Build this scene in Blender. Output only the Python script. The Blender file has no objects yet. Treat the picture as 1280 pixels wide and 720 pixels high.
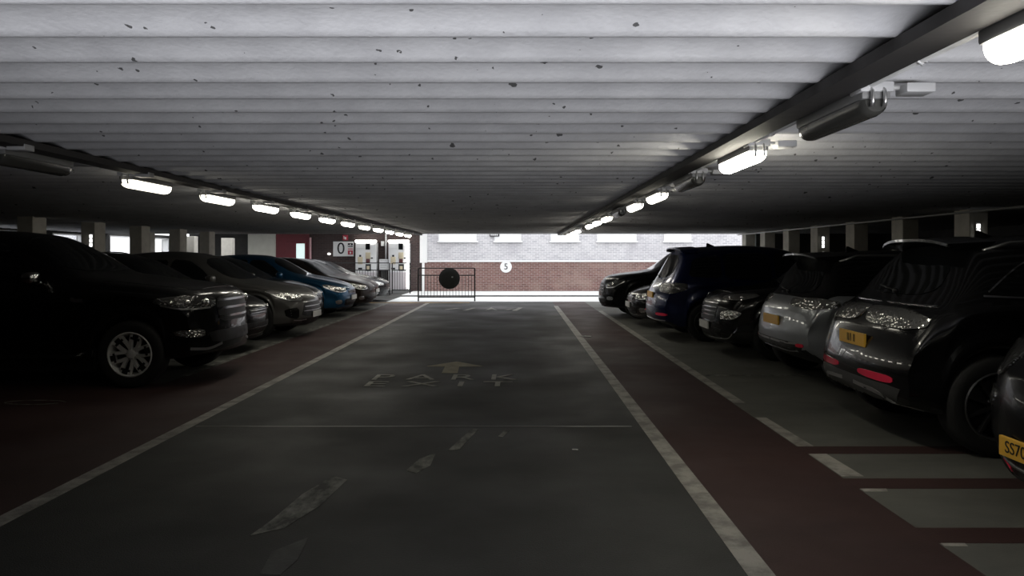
import bpy, bmesh, math, random
from mathutils import Vector, Matrix
from mathutils.bvhtree import BVHTree
random.seed(7)
PI = math.pi
COL = bpy.context.scene.collection
SC = bpy.context.scene

# ------------------------------------------------------------------ materials
MATS = {}
def nmat(name):
    m = bpy.data.materials.new(name); m.use_nodes = True
    nt = m.node_tree
    return m, nt, nt.nodes['Principled BSDF']
def simple(name, col, rough=.5, metal=0., coat=0., emit=None, es=0., bump=0., bscale=40., spec=.5, trans=0.):
    m, nt, b = nmat(name)
    b.inputs['Base Color'].default_value = (*col, 1)
    b.inputs['Roughness'].default_value = rough
    b.inputs['Metallic'].default_value = metal
    b.inputs['Coat Weight'].default_value = coat
    b.inputs['Coat Roughness'].default_value = .03
    b.inputs['Specular IOR Level'].default_value = spec
    b.inputs['Transmission Weight'].default_value = trans
    if emit:
        b.inputs['Emission Color'].default_value = (*emit, 1)
        b.inputs['Emission Strength'].default_value = es
    n = nt.nodes.new('ShaderNodeTexNoise'); n.inputs['Scale'].default_value = bscale
    tc = nt.nodes.new('ShaderNodeTexCoord')
    nt.links.new(tc.outputs['Object'], n.inputs['Vector'])
    if bump:
        bp = nt.nodes.new('ShaderNodeBump'); bp.inputs['Strength'].default_value = bump
        bp.inputs['Distance'].default_value = .01
        nt.links.new(n.outputs['Fac'], bp.inputs['Height'])
        nt.links.new(bp.outputs['Normal'], b.inputs['Normal'])
    else:
        mr = nt.nodes.new('ShaderNodeMapRange')
        mr.inputs['To Min'].default_value = rough*.9; mr.inputs['To Max'].default_value = min(1, rough*1.1)
        nt.links.new(n.outputs['Fac'], mr.inputs['Value']); nt.links.new(mr.outputs['Result'], b.inputs['Roughness'])
    MATS[name] = m
    return m
def mottled(name, c1, c2, scale=3., rough=.8, bump=.3, bscale=60., lo=.35, hi=.65, pits=0., stretch=(1,1,1), rlo=None):
    m, nt, b = nmat(name)
    N, L = nt.nodes, nt.links
    tc = N.new('ShaderNodeTexCoord'); mp = N.new('ShaderNodeMapping')
    mp.inputs['Scale'].default_value = stretch
    L.new(tc.outputs['Object'], mp.inputs['Vector'])
    n1 = N.new('ShaderNodeTexNoise'); n1.inputs['Scale'].default_value = scale; n1.inputs['Detail'].default_value = 8
    n1.inputs['Roughness'].default_value = .65
    L.new(mp.outputs['Vector'], n1.inputs['Vector'])
    mr = N.new('ShaderNodeMapRange'); mr.inputs['From Min'].default_value = lo; mr.inputs['From Max'].default_value = hi
    L.new(n1.outputs['Fac'], mr.inputs['Value'])
    mx = N.new('ShaderNodeMix'); mx.data_type = 'RGBA'
    mx.inputs[6].default_value = (*c1, 1); mx.inputs[7].default_value = (*c2, 1)
    L.new(mr.outputs['Result'], mx.inputs[0])
    out = mx.outputs[2]
    n2 = N.new('ShaderNodeTexNoise'); n2.inputs['Scale'].default_value = bscale; n2.inputs['Detail'].default_value = 4
    L.new(tc.outputs['Object'], n2.inputs['Vector'])
    h = n2.outputs['Fac']
    if pits:
        # blow holes: sparse small dark spots of different size
        for sc_, th in ((7., .16), (14., .17)):
            v = N.new('ShaderNodeTexVoronoi'); v.inputs['Scale'].default_value = sc_
            nd = N.new('ShaderNodeTexNoise'); nd.inputs['Scale'].default_value = 30
            L.new(tc.outputs['Object'], nd.inputs['Vector'])
            ad = N.new('ShaderNodeMix'); ad.data_type = 'RGBA'; ad.blend_type = 'ADD'; ad.inputs[0].default_value = .04
            L.new(tc.outputs['Object'], ad.inputs[6]); L.new(nd.outputs['Color'], ad.inputs[7])
            L.new(ad.outputs[2], v.inputs['Vector'])
            sp = N.new('ShaderNodeSeparateColor'); L.new(v.outputs['Color'], sp.inputs['Color'])
            # radius depends on cell colour; only some cells get a hole
            r = N.new('ShaderNodeMath'); r.operation = 'MULTIPLY'; r.inputs[1].default_value = th
            p = N.new('ShaderNodeMath'); p.operation = 'POWER'; p.inputs[1].default_value = 2.6
            L.new(sp.outputs['Red'], p.inputs[0]); L.new(p.outputs[0], r.inputs[0])
            lt = N.new('ShaderNodeMath'); lt.operation = 'LESS_THAN'
            L.new(v.outputs['Distance'], lt.inputs[0]); L.new(r.outputs[0], lt.inputs[1])
            ml = N.new('ShaderNodeMath'); ml.operation = 'MULTIPLY'; ml.inputs[1].default_value = pits
            L.new(lt.outputs[0], ml.inputs[0])
            mm = N.new('ShaderNodeMix'); mm.data_type = 'RGBA'
            L.new(ml.outputs[0], mm.inputs[0]); L.new(out, mm.inputs[6]); mm.inputs[7].default_value = (.05,.05,.05,1)
            out = mm.outputs[2]
    L.new(out, b.inputs['Base Color'])
    b.inputs['Roughness'].default_value = rough
    if rlo is not None:
        m2 = N.new('ShaderNodeMapRange'); m2.inputs['From Min'].default_value=.3; m2.inputs['From Max'].default_value=.7
        m2.inputs['To Min'].default_value=rlo; m2.inputs['To Max'].default_value=rough
        n3 = N.new('ShaderNodeTexNoise'); n3.inputs['Scale'].default_value = .9; n3.inputs['Detail'].default_value=4
        L.new(tc.outputs['Object'], n3.inputs['Vector']); L.new(n3.outputs['Fac'], m2.inputs['Value'])
        L.new(m2.outputs['Result'], b.inputs['Roughness'])
    bp = N.new('ShaderNodeBump'); bp.inputs['Strength'].default_value = bump; bp.inputs['Distance'].default_value = .008
    L.new(h, bp.inputs['Height']); L.new(bp.outputs['Normal'], b.inputs['Normal'])
    MATS[name] = m
    return m
def brick(name, c1, c2, mortar, axis='x', bw=.225, bh=.075, stain=None, rough=.85):
    m, nt, b = nmat(name); N, L = nt.nodes, nt.links
    tc = N.new('ShaderNodeTexCoord'); s = N.new('ShaderNodeSeparateXYZ'); c = N.new('ShaderNodeCombineXYZ')
    L.new(tc.outputs['Object'], s.inputs[0])
    L.new(s.outputs['X' if axis == 'x' else 'Y'], c.inputs['X']); L.new(s.outputs['Z'], c.inputs['Y'])
    t = N.new('ShaderNodeTexBrick'); L.new(c.outputs[0], t.inputs['Vector'])
    t.inputs['Scale'].default_value = 1.; t.inputs['Brick Width'].default_value = bw; t.inputs['Row Height'].default_value = bh
    t.inputs['Mortar Size'].default_value = .011; t.inputs['Mortar Smooth'].default_value = .2
    t.inputs['Color1'].default_value = (*c1, 1); t.inputs['Color2'].default_value = (*c2, 1); t.inputs['Mortar'].default_value = (*mortar, 1)
    n = N.new('ShaderNodeTexNoise'); n.inputs['Scale'].default_value = 1.2; n.inputs['Detail'].default_value = 6
    L.new(tc.outputs['Object'], n.inputs['Vector'])
    mr = N.new('ShaderNodeMapRange'); mr.inputs['From Min'].default_value = .5; mr.inputs['From Max'].default_value = .72
    L.new(n.outputs['Fac'], mr.inputs['Value'])
    mx = N.new('ShaderNodeMix'); mx.data_type = 'RGBA'
    L.new(mr.outputs['Result'], mx.inputs[0]); L.new(t.outputs['Color'], mx.inputs[6])
    mx.inputs[7].default_value = (*(stain or mortar), 1)
    ml = N.new('ShaderNodeMath'); ml.operation='MULTIPLY'; ml.inputs[1].default_value = .55
    L.new(mr.outputs['Result'], ml.inputs[0]); L.new(ml.outputs[0], mx.inputs[0])
    L.new(mx.outputs[2], b.inputs['Base Color']); b.inputs['Roughness'].default_value = rough
    bp = N.new('ShaderNodeBump'); bp.invert = True; bp.inputs['Strength'].default_value = .5; bp.inputs['Distance'].default_value = .01
    L.new(t.outputs['Fac'], bp.inputs['Height']); L.new(bp.outputs['Normal'], b.inputs['Normal'])
    MATS[name] = m
    return m

ceil_m   = mottled('ribbed_concrete', (.50,.50,.52), (.63,.63,.65), 2.2, .85, .35, 45, pits=.9)
asph_m   = mottled('asphalt', (.025,.0255,.024), (.035,.0355,.033), 1.3, .75, .5, 120, .3, .7, stretch=(.35,1,1), rlo=.5)
red_m    = mottled('red_coating', (.038,.016,.015), (.058,.026,.023), 1.6, .8, .4, 110, .3, .7, stretch=(.5,1,1), rlo=.55)
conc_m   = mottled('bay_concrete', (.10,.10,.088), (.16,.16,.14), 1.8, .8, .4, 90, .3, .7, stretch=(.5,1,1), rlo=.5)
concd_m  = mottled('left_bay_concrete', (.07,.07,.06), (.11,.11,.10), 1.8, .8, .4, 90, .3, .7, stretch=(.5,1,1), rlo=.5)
line_m   = mottled('worn_white_paint', (.20,.19,.17), (.42,.40,.36), 5., .6, .4, 100, .38, .58)
worn_m   = mottled('very_worn_paint', (.055,.055,.05), (.26,.26,.23), 6., .7, .4, 100, .40, .62, stretch=(1.5,.7,1))
letter_m = mottled('faded_letter_paint', (.20,.20,.18), (.46,.46,.42), 9., .7, .4, 100, .38, .58, stretch=(.3,2.5,1))
arrow_m  = mottled('faded_yellow_paint', (.22,.20,.14), (.34,.31,.22), 6., .7, .3, 100)
yel_m    = mottled('worn_yellow_paint', (.12,.075,.03), (.42,.25,.06), 3., .6, .3, 100)
colm_m   = mottled('column_concrete', (.50,.475,.42), (.64,.61,.54), 3., .8, .3, 50)
wall_dk  = mottled('dark_blockwork', (.03,.03,.03), (.05,.048,.045), 1.5, .9, .3, 40)
wall_wh  = mottled('cream_render', (.55,.54,.47), (.66,.65,.58), 1.5, .8, .2, 30)
wall_rd  = mottled('dark_red_paint', (.12,.007,.014), (.17,.010,.02), 2., .5, .1, 30)
pave_m   = mottled('pale_paving', (.72,.73,.72), (.85,.86,.85), 1., .8, .2, 30)
kerb_m   = mottled('dark_kerbstone', (.10,.10,.10), (.16,.16,.15), 3., .8, .3, 30)
br_up    = brick('whitewashed_brick', (.44,.43,.46), (.60,.58,.60), (.74,.73,.74), stain=(.40,.38,.42))
br_lo    = brick('red_brick', (.14,.068,.060), (.22,.112,.098), (.32,.25,.23), stain=(.36,.27,.23))
br_dk    = brick('dark_brick', (.035,.022,.022), (.06,.036,.034), (.08,.065,.06), stain=(.07,.05,.05))
br_side  = brick('pale_side_brick', (.55,.55,.57), (.7,.7,.7), (.30,.30,.32), axis='y', stain=(.6,.6,.6))
white_pt = simple('white_paint', (.8,.8,.8), .5, bump=.05)
blind_m  = simple('white_window_board', (.88,.88,.88), .4, bump=.05)
steel    = simple('galvanised_steel', (.45,.45,.45), .45, .8, bump=.1)
tray_m   = simple('dirty_steel_tray', (.055,.052,.052), .7, .2, bump=.3, bscale=15)
pvc      = simple('white_conduit_plastic', (.5,.5,.5), .5)
jbox     = simple('grey_box_plastic', (.55,.55,.56), .45)
housing  = simple('grey_light_housing', (.22,.22,.22), .5)
off_dif  = simple('unlit_diffuser', (.07,.07,.065), .25, spec=.6)
clip_m   = simple('stainless_clip', (.8,.8,.8), .3, .9)
lamp_on  = simple('lit_diffuser', (.9,.9,.85), .4, emit=(1,.955,.83), es=16)
lamp_hot = simple('bright_lit_diffuser', (.9,.9,.85), .4, emit=(1,.955,.80), es=36)
lamp_mid = simple('weaker_lit_diffuser', (.9,.9,.82), .4, emit=(1,.95,.80), es=6)  # emission lowered to keep the floor below darker
lamp_dim = simple('dim_lit_diffuser', (.9,.9,.8), .4, emit=(1,.94,.76), es=4)
tube_on  = simple('display_tube', (.9,.9,.9), .4, emit=(1,.98,.92), es=9)
black_pl = simple('black_plastic', (.012,.012,.012), .55, bump=.15, bscale=300)
black_gl = simple('gloss_black_trim', (.006,.006,.006), .2, coat=.15, spec=.3)
rubber   = simple('tyre_rubber', (.012,.012,.012), .8, bump=.3, bscale=120)
glass_m  = simple('tinted_glass', (.006,.007,.008), .04, spec=.4, coat=.1)
glass_mk = simple('tinted_glass_dusty', (.008,.009,.010), .3, spec=.04)
chrome   = simple('chrome', (.75,.75,.75), .12, 1.)
dark_ch  = simple('dark_chrome', (.22,.22,.22), .18, 1.)
silver_t = simple('satin_silver', (.55,.55,.56), .3, .9)
alloy    = simple('silver_alloy', (.75,.75,.74), .4, .25)
alloy_dk = simple('dark_alloy', (.10,.10,.10), .35, .8)
red_lens = simple('red_lens', (.55,.01,.03), .1, coat=.8, emit=None)
red_ref  = simple('red_reflector', (.75,.02,.06), .25, coat=.5)
redlt    = simple('bright_red_reflector', (.85,.03,.09), .2, coat=.6)
plate_y  = simple('yellow_plate', (.85,.48,.06), .4)
plate_w  = simple('white_plate', (.75,.75,.72), .4)
plate_k  = simple('plate_characters', (.01,.01,.01), .5)
ink      = simple('sign_black', (.012,.012,.014), .6)
sign_w   = simple('sign_white', (.85,.85,.85), .5)
sign_r   = simple('sign_red', (.45,.03,.06), .5)
disc_k   = simple('matt_black_disc', (.016,.017,.015), .7, bump=.2)
def lens_mat(name, base, metal=.85, rough=.12, sc=55, warm=None):
    m, nt, b = nmat(name); N, L = nt.nodes, nt.links
    b.inputs['Base Color'].default_value = (*base, 1); b.inputs['Metallic'].default_value = metal
    b.inputs['Roughness'].default_value = rough; b.inputs['Coat Weight'].default_value = 1
    tc = N.new('ShaderNodeTexCoord'); v = N.new('ShaderNodeTexVoronoi'); v.inputs['Scale'].default_value = sc
    L.new(tc.outputs['Object'], v.inputs['Vector'])
    bp = N.new('ShaderNodeBump'); bp.inputs['Strength'].default_value = .6; bp.inputs['Distance'].default_value = .01
    L.new(v.outputs['Distance'], bp.inputs['Height']); L.new(bp.outputs['Normal'], b.inputs['Normal'])
    MATS[name] = m; return m
lens_clear = lens_mat('clear_lamp_lens', (.50,.50,.48), .85, .09, 34)
lens_dark  = lens_mat('smoked_lamp_lens', (.12,.12,.12), .7, .12, 45)
grille_k   = simple('grille_mesh', (.012,.012,.012), .4, spec=.2, bump=.5, bscale=70)
reflect    = lens_mat('lamp_reflector', (.95,.95,.93), 1., .08, 30)
def paint(name, col, metal=.0, rough=.22, coat=.45, spec=.3):
    m, nt, b = nmat(name); N, L = nt.nodes, nt.links
    b.inputs['Base Color'].default_value = (*col, 1); b.inputs['Metallic'].default_value = metal
    b.inputs['Roughness'].default_value = rough; b.inputs['Coat Weight'].default_value = coat
    b.inputs['Specular IOR Level'].default_value = spec
    b.inputs['Coat Roughness'].default_value = .025
    tc = N.new('ShaderNodeTexCoord'); n = N.new('ShaderNodeTexNoise'); n.inputs['Scale'].default_value = 900
    L.new(tc.outputs['Object'], n.inputs['Vector'])
    mr = N.new('ShaderNodeMapRange'); mr.inputs['To Min'].default_value = rough*.8; mr.inputs['To Max'].default_value = rough*1.2
    L.new(n.outputs['Fac'], mr.inputs['Value']); L.new(mr.outputs['Result'], b.inputs['Roughness'])
    return m

# ------------------------------------------------------------------ helpers
def link_mesh(name, bm, mats, parent=None, smooth=False, angle=None):
    me = bpy.data.meshes.new(name); bm.to_mesh(me); bm.free()
    if not isinstance(mats, (list, tuple)): mats = [mats]
    for m in mats: me.materials.append(m)
    if smooth:
        me.polygons.foreach_set('use_smooth', [True]*len(me.polygons))
        if angle: me.set_sharp_from_angle(angle=math.radians(angle))
    o = bpy.data.objects.new(name, me); COL.objects.link(o)
    if parent: o.parent = parent
    return o
def tag(o, label, cat, group=None):
    o['label'] = label; o['category'] = cat
    if group: o['group'] = group
    return o
def struct(o): o['kind'] = 'structure'; return o
def empty(name, loc, rz=0):
    o = bpy.data.objects.new(name, None); COL.objects.link(o); o.location = loc; o.rotation_euler.z = rz
    o.empty_display_size = .2
    return o
def box(bm, x0, x1, y0, y1, z0, z1, bev=0., mi=0):
    r = bmesh.ops.create_cube(bm, size=1)
    vs = r['verts']
    for v in vs:
        v.co = Vector(((x0+x1)/2 + v.co.x*(x1-x0), (y0+y1)/2 + v.co.y*(y1-y0), (z0+z1)/2 + v.co.z*(z1-z0)))
    fs = set(f for v in vs for f in v.link_faces)
    for f in fs: f.material_index = mi
    if bev:
        es = list(set(e for v in vs for e in v.link_edges))
        r2 = bmesh.ops.bevel(bm, geom=es, offset=bev, segments=2, affect='EDGES', profile=.5)
        for f in r2['faces']: f.material_index = mi
    return vs
def tube(bm, pts, r, seg=10, caps=True, mi=0):
    pts = [Vector(p) for p in pts]; rings = []
    for i, p in enumerate(pts):
        d = (pts[min(i+1, len(pts)-1)] - pts[max(i-1, 0)]).normalized()
        a = Vector((0,0,1)) if abs(d.z) < .9 else Vector((1,0,0))
        u = d.cross(a).normalized(); w = d.cross(u).normalized()
        rr = r[i] if isinstance(r, (list, tuple)) else r
        rings.append([bm.verts.new(p + (u*math.cos(2*PI*k/seg) + w*math.sin(2*PI*k/seg))*rr) for k in range(seg)])
    for a, b in zip(rings, rings[1:]):
        for k in range(seg):
            f = bm.faces.new((a[k], a[(k+1)%seg], b[(k+1)%seg], b[k])); f.material_index = mi
    if caps:
        for rg in (rings[0][::-1], rings[-1]):
            f = bm.faces.new(rg); f.material_index = mi
def lathe(bm, prof, axis='y', seg=48, center=(0,0,0), mi=0):
    c = Vector(center); rings = []
    for r, h in prof:
        ring = []
        for k in range(seg):
            a = 2*PI*k/seg
            if axis == 'y': p = Vector((r*math.cos(a), h, r*math.sin(a)))
            elif axis == 'x': p = Vector((h, r*math.cos(a), r*math.sin(a)))
            else: p = Vector((r*math.cos(a), r*math.sin(a), h))
            ring.append(bm.verts.new(c + p))
        rings.append(ring)
    for a, b in zip(rings, rings[1:]):
        for k in range(seg):
            f = bm.faces.new((a[k], a[(k+1)%seg], b[(k+1)%seg], b[k])); f.material_index = mi
    return rings
def ellipsoid(bm, c, rx, ry, rz, n=3., seg=20, rings=12, mi=0):
    """superellipsoid (n>2 boxier)"""
    def sp(v, e): return math.copysign(abs(v)**e, v)
    e = 2./n; g = []
    for i in range(rings+1):
        ph = -PI/2 + PI*i/rings
        g.append([bm.verts.new((c[0]+rx*sp(math.cos(ph), e)*sp(math.cos(2*PI*k/seg), e), c[1]+ry*sp(math.cos(ph), e)*sp(math.sin(2*PI*k/seg), e), c[2]+rz*sp(math.sin(ph), e))) for k in range(seg)])
    for a, b in zip(g, g[1:]):
        for k in range(seg):
            f = bm.faces.new((a[k], a[(k+1)%seg], b[(k+1)%seg], b[k])); f.material_index = mi
    bmesh.ops.remove_doubles(bm, verts=[v for r_ in (g[0], g[-1]) for v in r_], dist=1e-5)
def text_bm(s, size, extr=.002):
    cu = bpy.data.curves.new('t', 'FONT'); cu.body = s; cu.size = size; cu.extrude = extr
    cu.align_x = 'CENTER'; cu.align_y = 'CENTER'; cu.resolution_u = 6
    o = bpy.data.objects.new('t', cu); COL.objects.link(o)
    bpy.context.view_layer.update()
    me = bpy.data.meshes.new_from_object(o.evaluated_get(bpy.context.evaluated_depsgraph_get()))
    bm = bmesh.new(); bm.from_mesh(me)
    bpy.data.objects.remove(o); bpy.data.curves.remove(cu); bpy.data.meshes.remove(me)
    return bm
def xform(bm, M): bmesh.ops.transform(bm, matrix=M, verts=bm.verts)

# ------------------------------------------------------------------ room shell
CH = 2.25          # underside of the ribs
CEND = 24.4        # deck ends here
X0, X1, YB = -13.5, 12.0, -8.0
# floor
bm = bmesh.new()
xs = [X0-.3, -4.2, -2.95, 1.13, 2.2, 7.3, X1+.2]
ys = [YB, 8.75, CEND+.25]
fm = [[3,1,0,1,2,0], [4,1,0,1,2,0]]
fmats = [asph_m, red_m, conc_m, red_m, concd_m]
gv = [[bm.verts.new((x, y, 0)) for x in xs] for y in ys]
for j in range(2):
    for i in range(6):
        f = bm.faces.new((gv[j][i], gv[j][i+1], gv[j+1][i+1], gv[j+1][i])); f.material_index = fm[j][i]
r = bmesh.ops.extrude_face_region(bm, geom=list(bm.faces))
for v in [g for g in r['geom'] if isinstance(g, bmesh.types.BMVert)]: v.co.z = -.2
bmesh.ops.recalc_face_normals(bm, faces=bm.faces)
struct(link_mesh('floor', bm, fmats))
# floor in front of the lobby, further back on the left
bm = bmesh.new(); box(bm, X0-.3, -4.4, CEND+.25, 31, -.2, -.001)
struct(link_mesh('floor', bm, asph_m))
# pale paving outdoors with a dark kerb step
bm = bmesh.new(); box(bm, -4.4, X1+.2, CEND+.25, 27.7, -.2, .004)
struct(link_mesh('floor', bm, pave_m))
bm = bmesh.new(); box(bm, -4.4, 20, 27.82, 31, -.2, .06)
struct(link_mesh('floor', bm, pave_m))
bm = bmesh.new(); box(bm, -4.4, 20, 27.7, 27.82, -.2, .055)
struct(link_mesh('trim_1', bm, kerb_m))
# ceiling : coved ribs running across the aisle, pitch .33 m
def ceiling(x0, x1, y0, y1):
    bm = bmesh.new(); P = .33; prof = []
    n = int((y1-y0)/P)
    for i in range(n):
        yb = y0 + i*P
        D = .056
        for t, z in [(0,D*.9),(.03,D),(.08,D*1.02),(.12,D)] + [(.12+.155*q/8, D*(1-(q/8)**2.2)) for q in range(1,9)] + [(.300,.0),(.308,.003),(.313,.012),(.318,D*.7)]:
            prof.append((yb+t, CH+z))
    prof.append((y0+n*P, CH+D*.9))
    a = [bm.verts.new((x0, y, z)) for y, z in prof]; b = [bm.verts.new((x1, y, z)) for y, z in prof]
    for i in range(len(prof)-1): bm.faces.new((a[i], a[i+1], b[i+1], b[i]))
    yt = y0+n*P
    c = [bm.verts.new(p) for p in ((x0,y0,CH+.5),(x0,yt,CH+.5),(x1,y0,CH+.5),(x1,yt,CH+.5))]
    bm.faces.new((c[0], c[2], c[3], c[1])); bm.faces.new((a[-1], c[1], c[3], b[-1])); bm.faces.new((a[0], b[0], c[2], c[0]))
    bm.faces.new(a + [c[1], c[0]]); bm.faces.new(b[::-1] + [c[2], c[3]])
    bmesh.ops.recalc_face_normals(bm, faces=bm.faces)
    return struct(link_mesh('ceiling', bm, ceil_m, smooth=True, angle=38))
ceiling(X0-.3, X1+.2, YB, CEND)
bm = bmesh.new(); box(bm, X0-.3, -4.1, 28.3, 31.3, 2.75, 3.0)
struct(link_mesh('ceiling', bm, ceil_m))
# walls
def wallbox(name, x0, x1, y0, y1, z0, z1, m):
    bm = bmesh.new(); box(bm, x0, x1, y0, y1, z0, z1); return struct(link_mesh(name, bm, m))
wallbox('wall_right', X1, X1+.25, YB, CEND, 0, CH+.07, wall_dk)
wallbox('wall_rear', X0-.3, X1+.25, YB-.25, YB, 0, CH+.5, wall_dk)
wallbox('wall_back_right', 7.75, X1, CEND-.3, CEND-.05, 0, CH+.07, wall_dk)
# left wall with openings that look on to a sunlit brick wall
def wall_left():
    bm = bmesh.new(); xs0, xs1 = X0-.25, X0
    opens = [(17.2,18.7),(19.2,20.6),(21.4,23.0),(24.4,26.2),(27.4,28.5)]
    box(bm, xs0, xs1, YB, 31, 0, .95); box(bm, xs0, xs1, YB, 31, 2.2, CH+.07)
    y = YB
    for a, b in opens:
        box(bm, xs0, xs1, y, a, .95, 2.2); y = b
    box(bm, xs0, xs1, y, 31, .95, 2.2)
    struct(link_mesh('wall_left', bm, wall_dk))
    for i, (a, b) in enumerate(opens):
        bm = bmesh.new(); t = .04
        box(bm, xs0+.05, xs1+.02, a, a+t, .95, 2.2); box(bm, xs0+.05, xs1+.02, b-t, b, .95, 2.2)
        box(bm, xs0+.05, xs1+.02, a+t, b-t, .95, .95+t); box(bm, xs0+.05, xs1+.02, a+t, b-t, 2.2-t, 2.2)
        struct(link_mesh('window_%d' % (i+1), bm, white_pt))
wall_left()
bm = bmesh.new(); box(bm, -19.3, -19, 10, 33, -.2, 4.2)
tag(link_mesh('street_wall', bm, br_side), 'pale brick wall outside, seen through the openings on the left', 'wall')
bm = bmesh.new(); box(bm, -19, X0-.3, YB, 33, -.3, -.05)
struct(link_mesh('floor', bm, pave_m))
# far wall : red brick below, whitewashed brick above with a sill band
FY = 31.0
def far_wall():
    bm = bmesh.new(); box(bm, -3.95, 20, FY, FY+.3, .0, 1.28)
    struct(link_mesh('wall_far', bm, br_lo))
    bm = bmesh.new(); box(bm, -3.95, 20, FY+.02, FY+.3, 1.36, 5.2)
    struct(link_mesh('wall_far', bm, br_up))
    bm = bmesh.new(); box(bm, -3.95, 20, FY-.05, FY+.3, 1.28, 1.36, .01)
    struct(link_mesh('trim_2', bm, white_pt))
    # white pier at the corner
    bm = bmesh.new(); box(bm, -4.12, -3.82, FY-.12, FY+.02, 1.25, 3.6, .01); box(bm, -4.03, -3.93, FY-.1, FY, 0.06, 1.25)
    struct(link_mesh('trim_3', bm, white_pt))
    for i, (a, b) in enumerate([(-3.35,-1.75),(-1.0,.12),(1.35,2.55),(3.3,4.95),(6.1,7.25)]):
        bm = bmesh.new()
        box(bm, a, b, FY-.02, FY+.03, 2.16, 3.3)
        w = struct(link_mesh('window_%d' % (i+6), bm, blind_m))
        bm = bmesh.new(); box(bm, a-.05, b+.05, FY-.10, FY+.02, 2.10, 2.16, .008)
        link_mesh('window_sill', bm, white_pt, w)
        bm = bmesh.new()
        box(bm, a, a+.05, FY-.05, FY-.02, 2.16, 3.3); box(bm, b-.05, b, FY-.05, FY-.02, 2.16, 3.3)
        link_mesh('window_frame', bm, white_pt, w)
    # left part : dark brick behind the machines
    wallbox('wall_far_left', -8.75, -4.03, FY, FY+.3, 0, 3.6, br_dk)
    wallbox('wall_lobby', -10.15, -8.75, FY-.05, FY+.3, 0, 3.0, wall_rd)
    wallbox('wall_lobby_left', -11.3, -10.15, FY-.12, FY+.3, 0, 3.0, wall_wh)
    wallbox('wall_far_corner', X0-.3, -11.3, FY-.02, FY+.3, 0, 3.0, wall_dk)
far_wall()
# lobby door
bm = bmesh.new(); box(bm, -9.75, -8.85, FY-.11, FY-.05, .02, 2.12, .01)
door = struct(link_mesh('door_1', bm, wall_rd))
bm = bmesh.new(); box(bm, -9.28, -8.93, FY-.125, FY-.112, 1.0, 2.05)
link_mesh('door_glass', bm, simple('backlit_door_glass', (.7,.8,.78), .3, emit=(.75,.95,.92), es=.75), door)
bm = bmesh.new(); box(bm, -9.28, -8.93, FY-.14, FY-.126, 1.36, 1.40)
link_mesh('glazing_bar', bm, wall_rd, door)
bm = bmesh.new(); tube(bm, [(-8.89,FY-.16,.9),(-8.89,FY-.16,1.4)], .014)
for z in (.93,1.37): tube(bm, [(-8.89,FY-.16,z),(-8.89,FY-.11,z)], .01)
link_mesh('door_handle', bm, steel, door)
bm = bmesh.new(); box(bm, -9.72, -9.42, FY-.075, FY-.05, 1.55, 1.9)
tag(link_mesh('notice_board', bm, simple('grey_notice', (.35,.33,.36), .6)), 'small grey notice on the red lobby wall beside the door', 'notice')
bm = bmesh.new(); box(bm, -8.73, -8.66, FY-.11, FY-.051, .0, 2.3)
tag(link_mesh('door_light_strip', bm, simple('pink_strip', (.7,.4,.42), .4)), 'narrow pale vertical strip at the edge of the red wall', 'strip')

# columns
def column(x, y, label):
    bm = bmesh.new(); box(bm, -.15, .15, 0, .42, 0, CH+.075, .012)
    o = link_mesh('column', bm, colm_m); o.location = (x, y, 0)
    tag(o, label, 'column', 'concrete columns behind the parked cars'); return o
ordn = ['nearest','second','third','fourth','fifth','sixth','seventh','eighth','ninth','tenth','eleventh','twelfth','thirteenth','fourteenth']
for i, y in enumerate([11.8,13.85,15.85,17.8,19.7,21.6,23.4]):
    column(7.35, y, '%s pale concrete column behind the right hand row of cars' % ordn[i])
for i, y in enumerate([14.0,16.05,18.05,20.1,22.0]):
    column(-9.35, y, '%s concrete column behind the left hand row of cars' % ordn[i])
# a second line of columns further left
for i, y in enumerate([22.9, 25.2, 27.6]):
    bm = bmesh.new(); box(bm, -.2, .2, 0, .3, 0, 2.2 if y > CEND else CH+.075, .012)
    o = link_mesh('column', bm, colm_m); o.location = (-11.6 + .35*i, y, 0)
    tag(o, '%s slim grey column standing left of the lobby, far behind the cars' % ordn[i], 'column', 'grey columns left of the lobby')

glint_glow = simple('glint_emitter', (.9,.9,.9), .4, emit=(1,1,.97), es=2.5)  # bright glints on the columns, painted as added glowing strips
for (x, y, z0, z1, l) in ((7.33,11.8,1.78,2.04,'small bright vertical glint, added as a glowing strip, on the nearest column behind the right cars'),(7.33,17.8,1.72,2.0,'small bright vertical glint, added as a glowing strip, on the fourth column behind the right cars'),(-9.27,16.05,1.72,2.0,'narrow bright vertical glint, added as a glowing strip, on the second column behind the left cars')):
    t = empty('column_glint', (x, y, z0)); tag(t, l, 'light')
    bm = bmesh.new(); box(bm, -.04, .04, -.02, 0, -.02, z1-z0+.02, .004); link_mesh('glint_back', bm, steel, t)
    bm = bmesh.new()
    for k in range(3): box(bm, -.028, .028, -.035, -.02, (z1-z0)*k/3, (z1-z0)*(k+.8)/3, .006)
    link_mesh('tube', bm, glint_glow, t)  # emissive pieces that paint the glint

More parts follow.
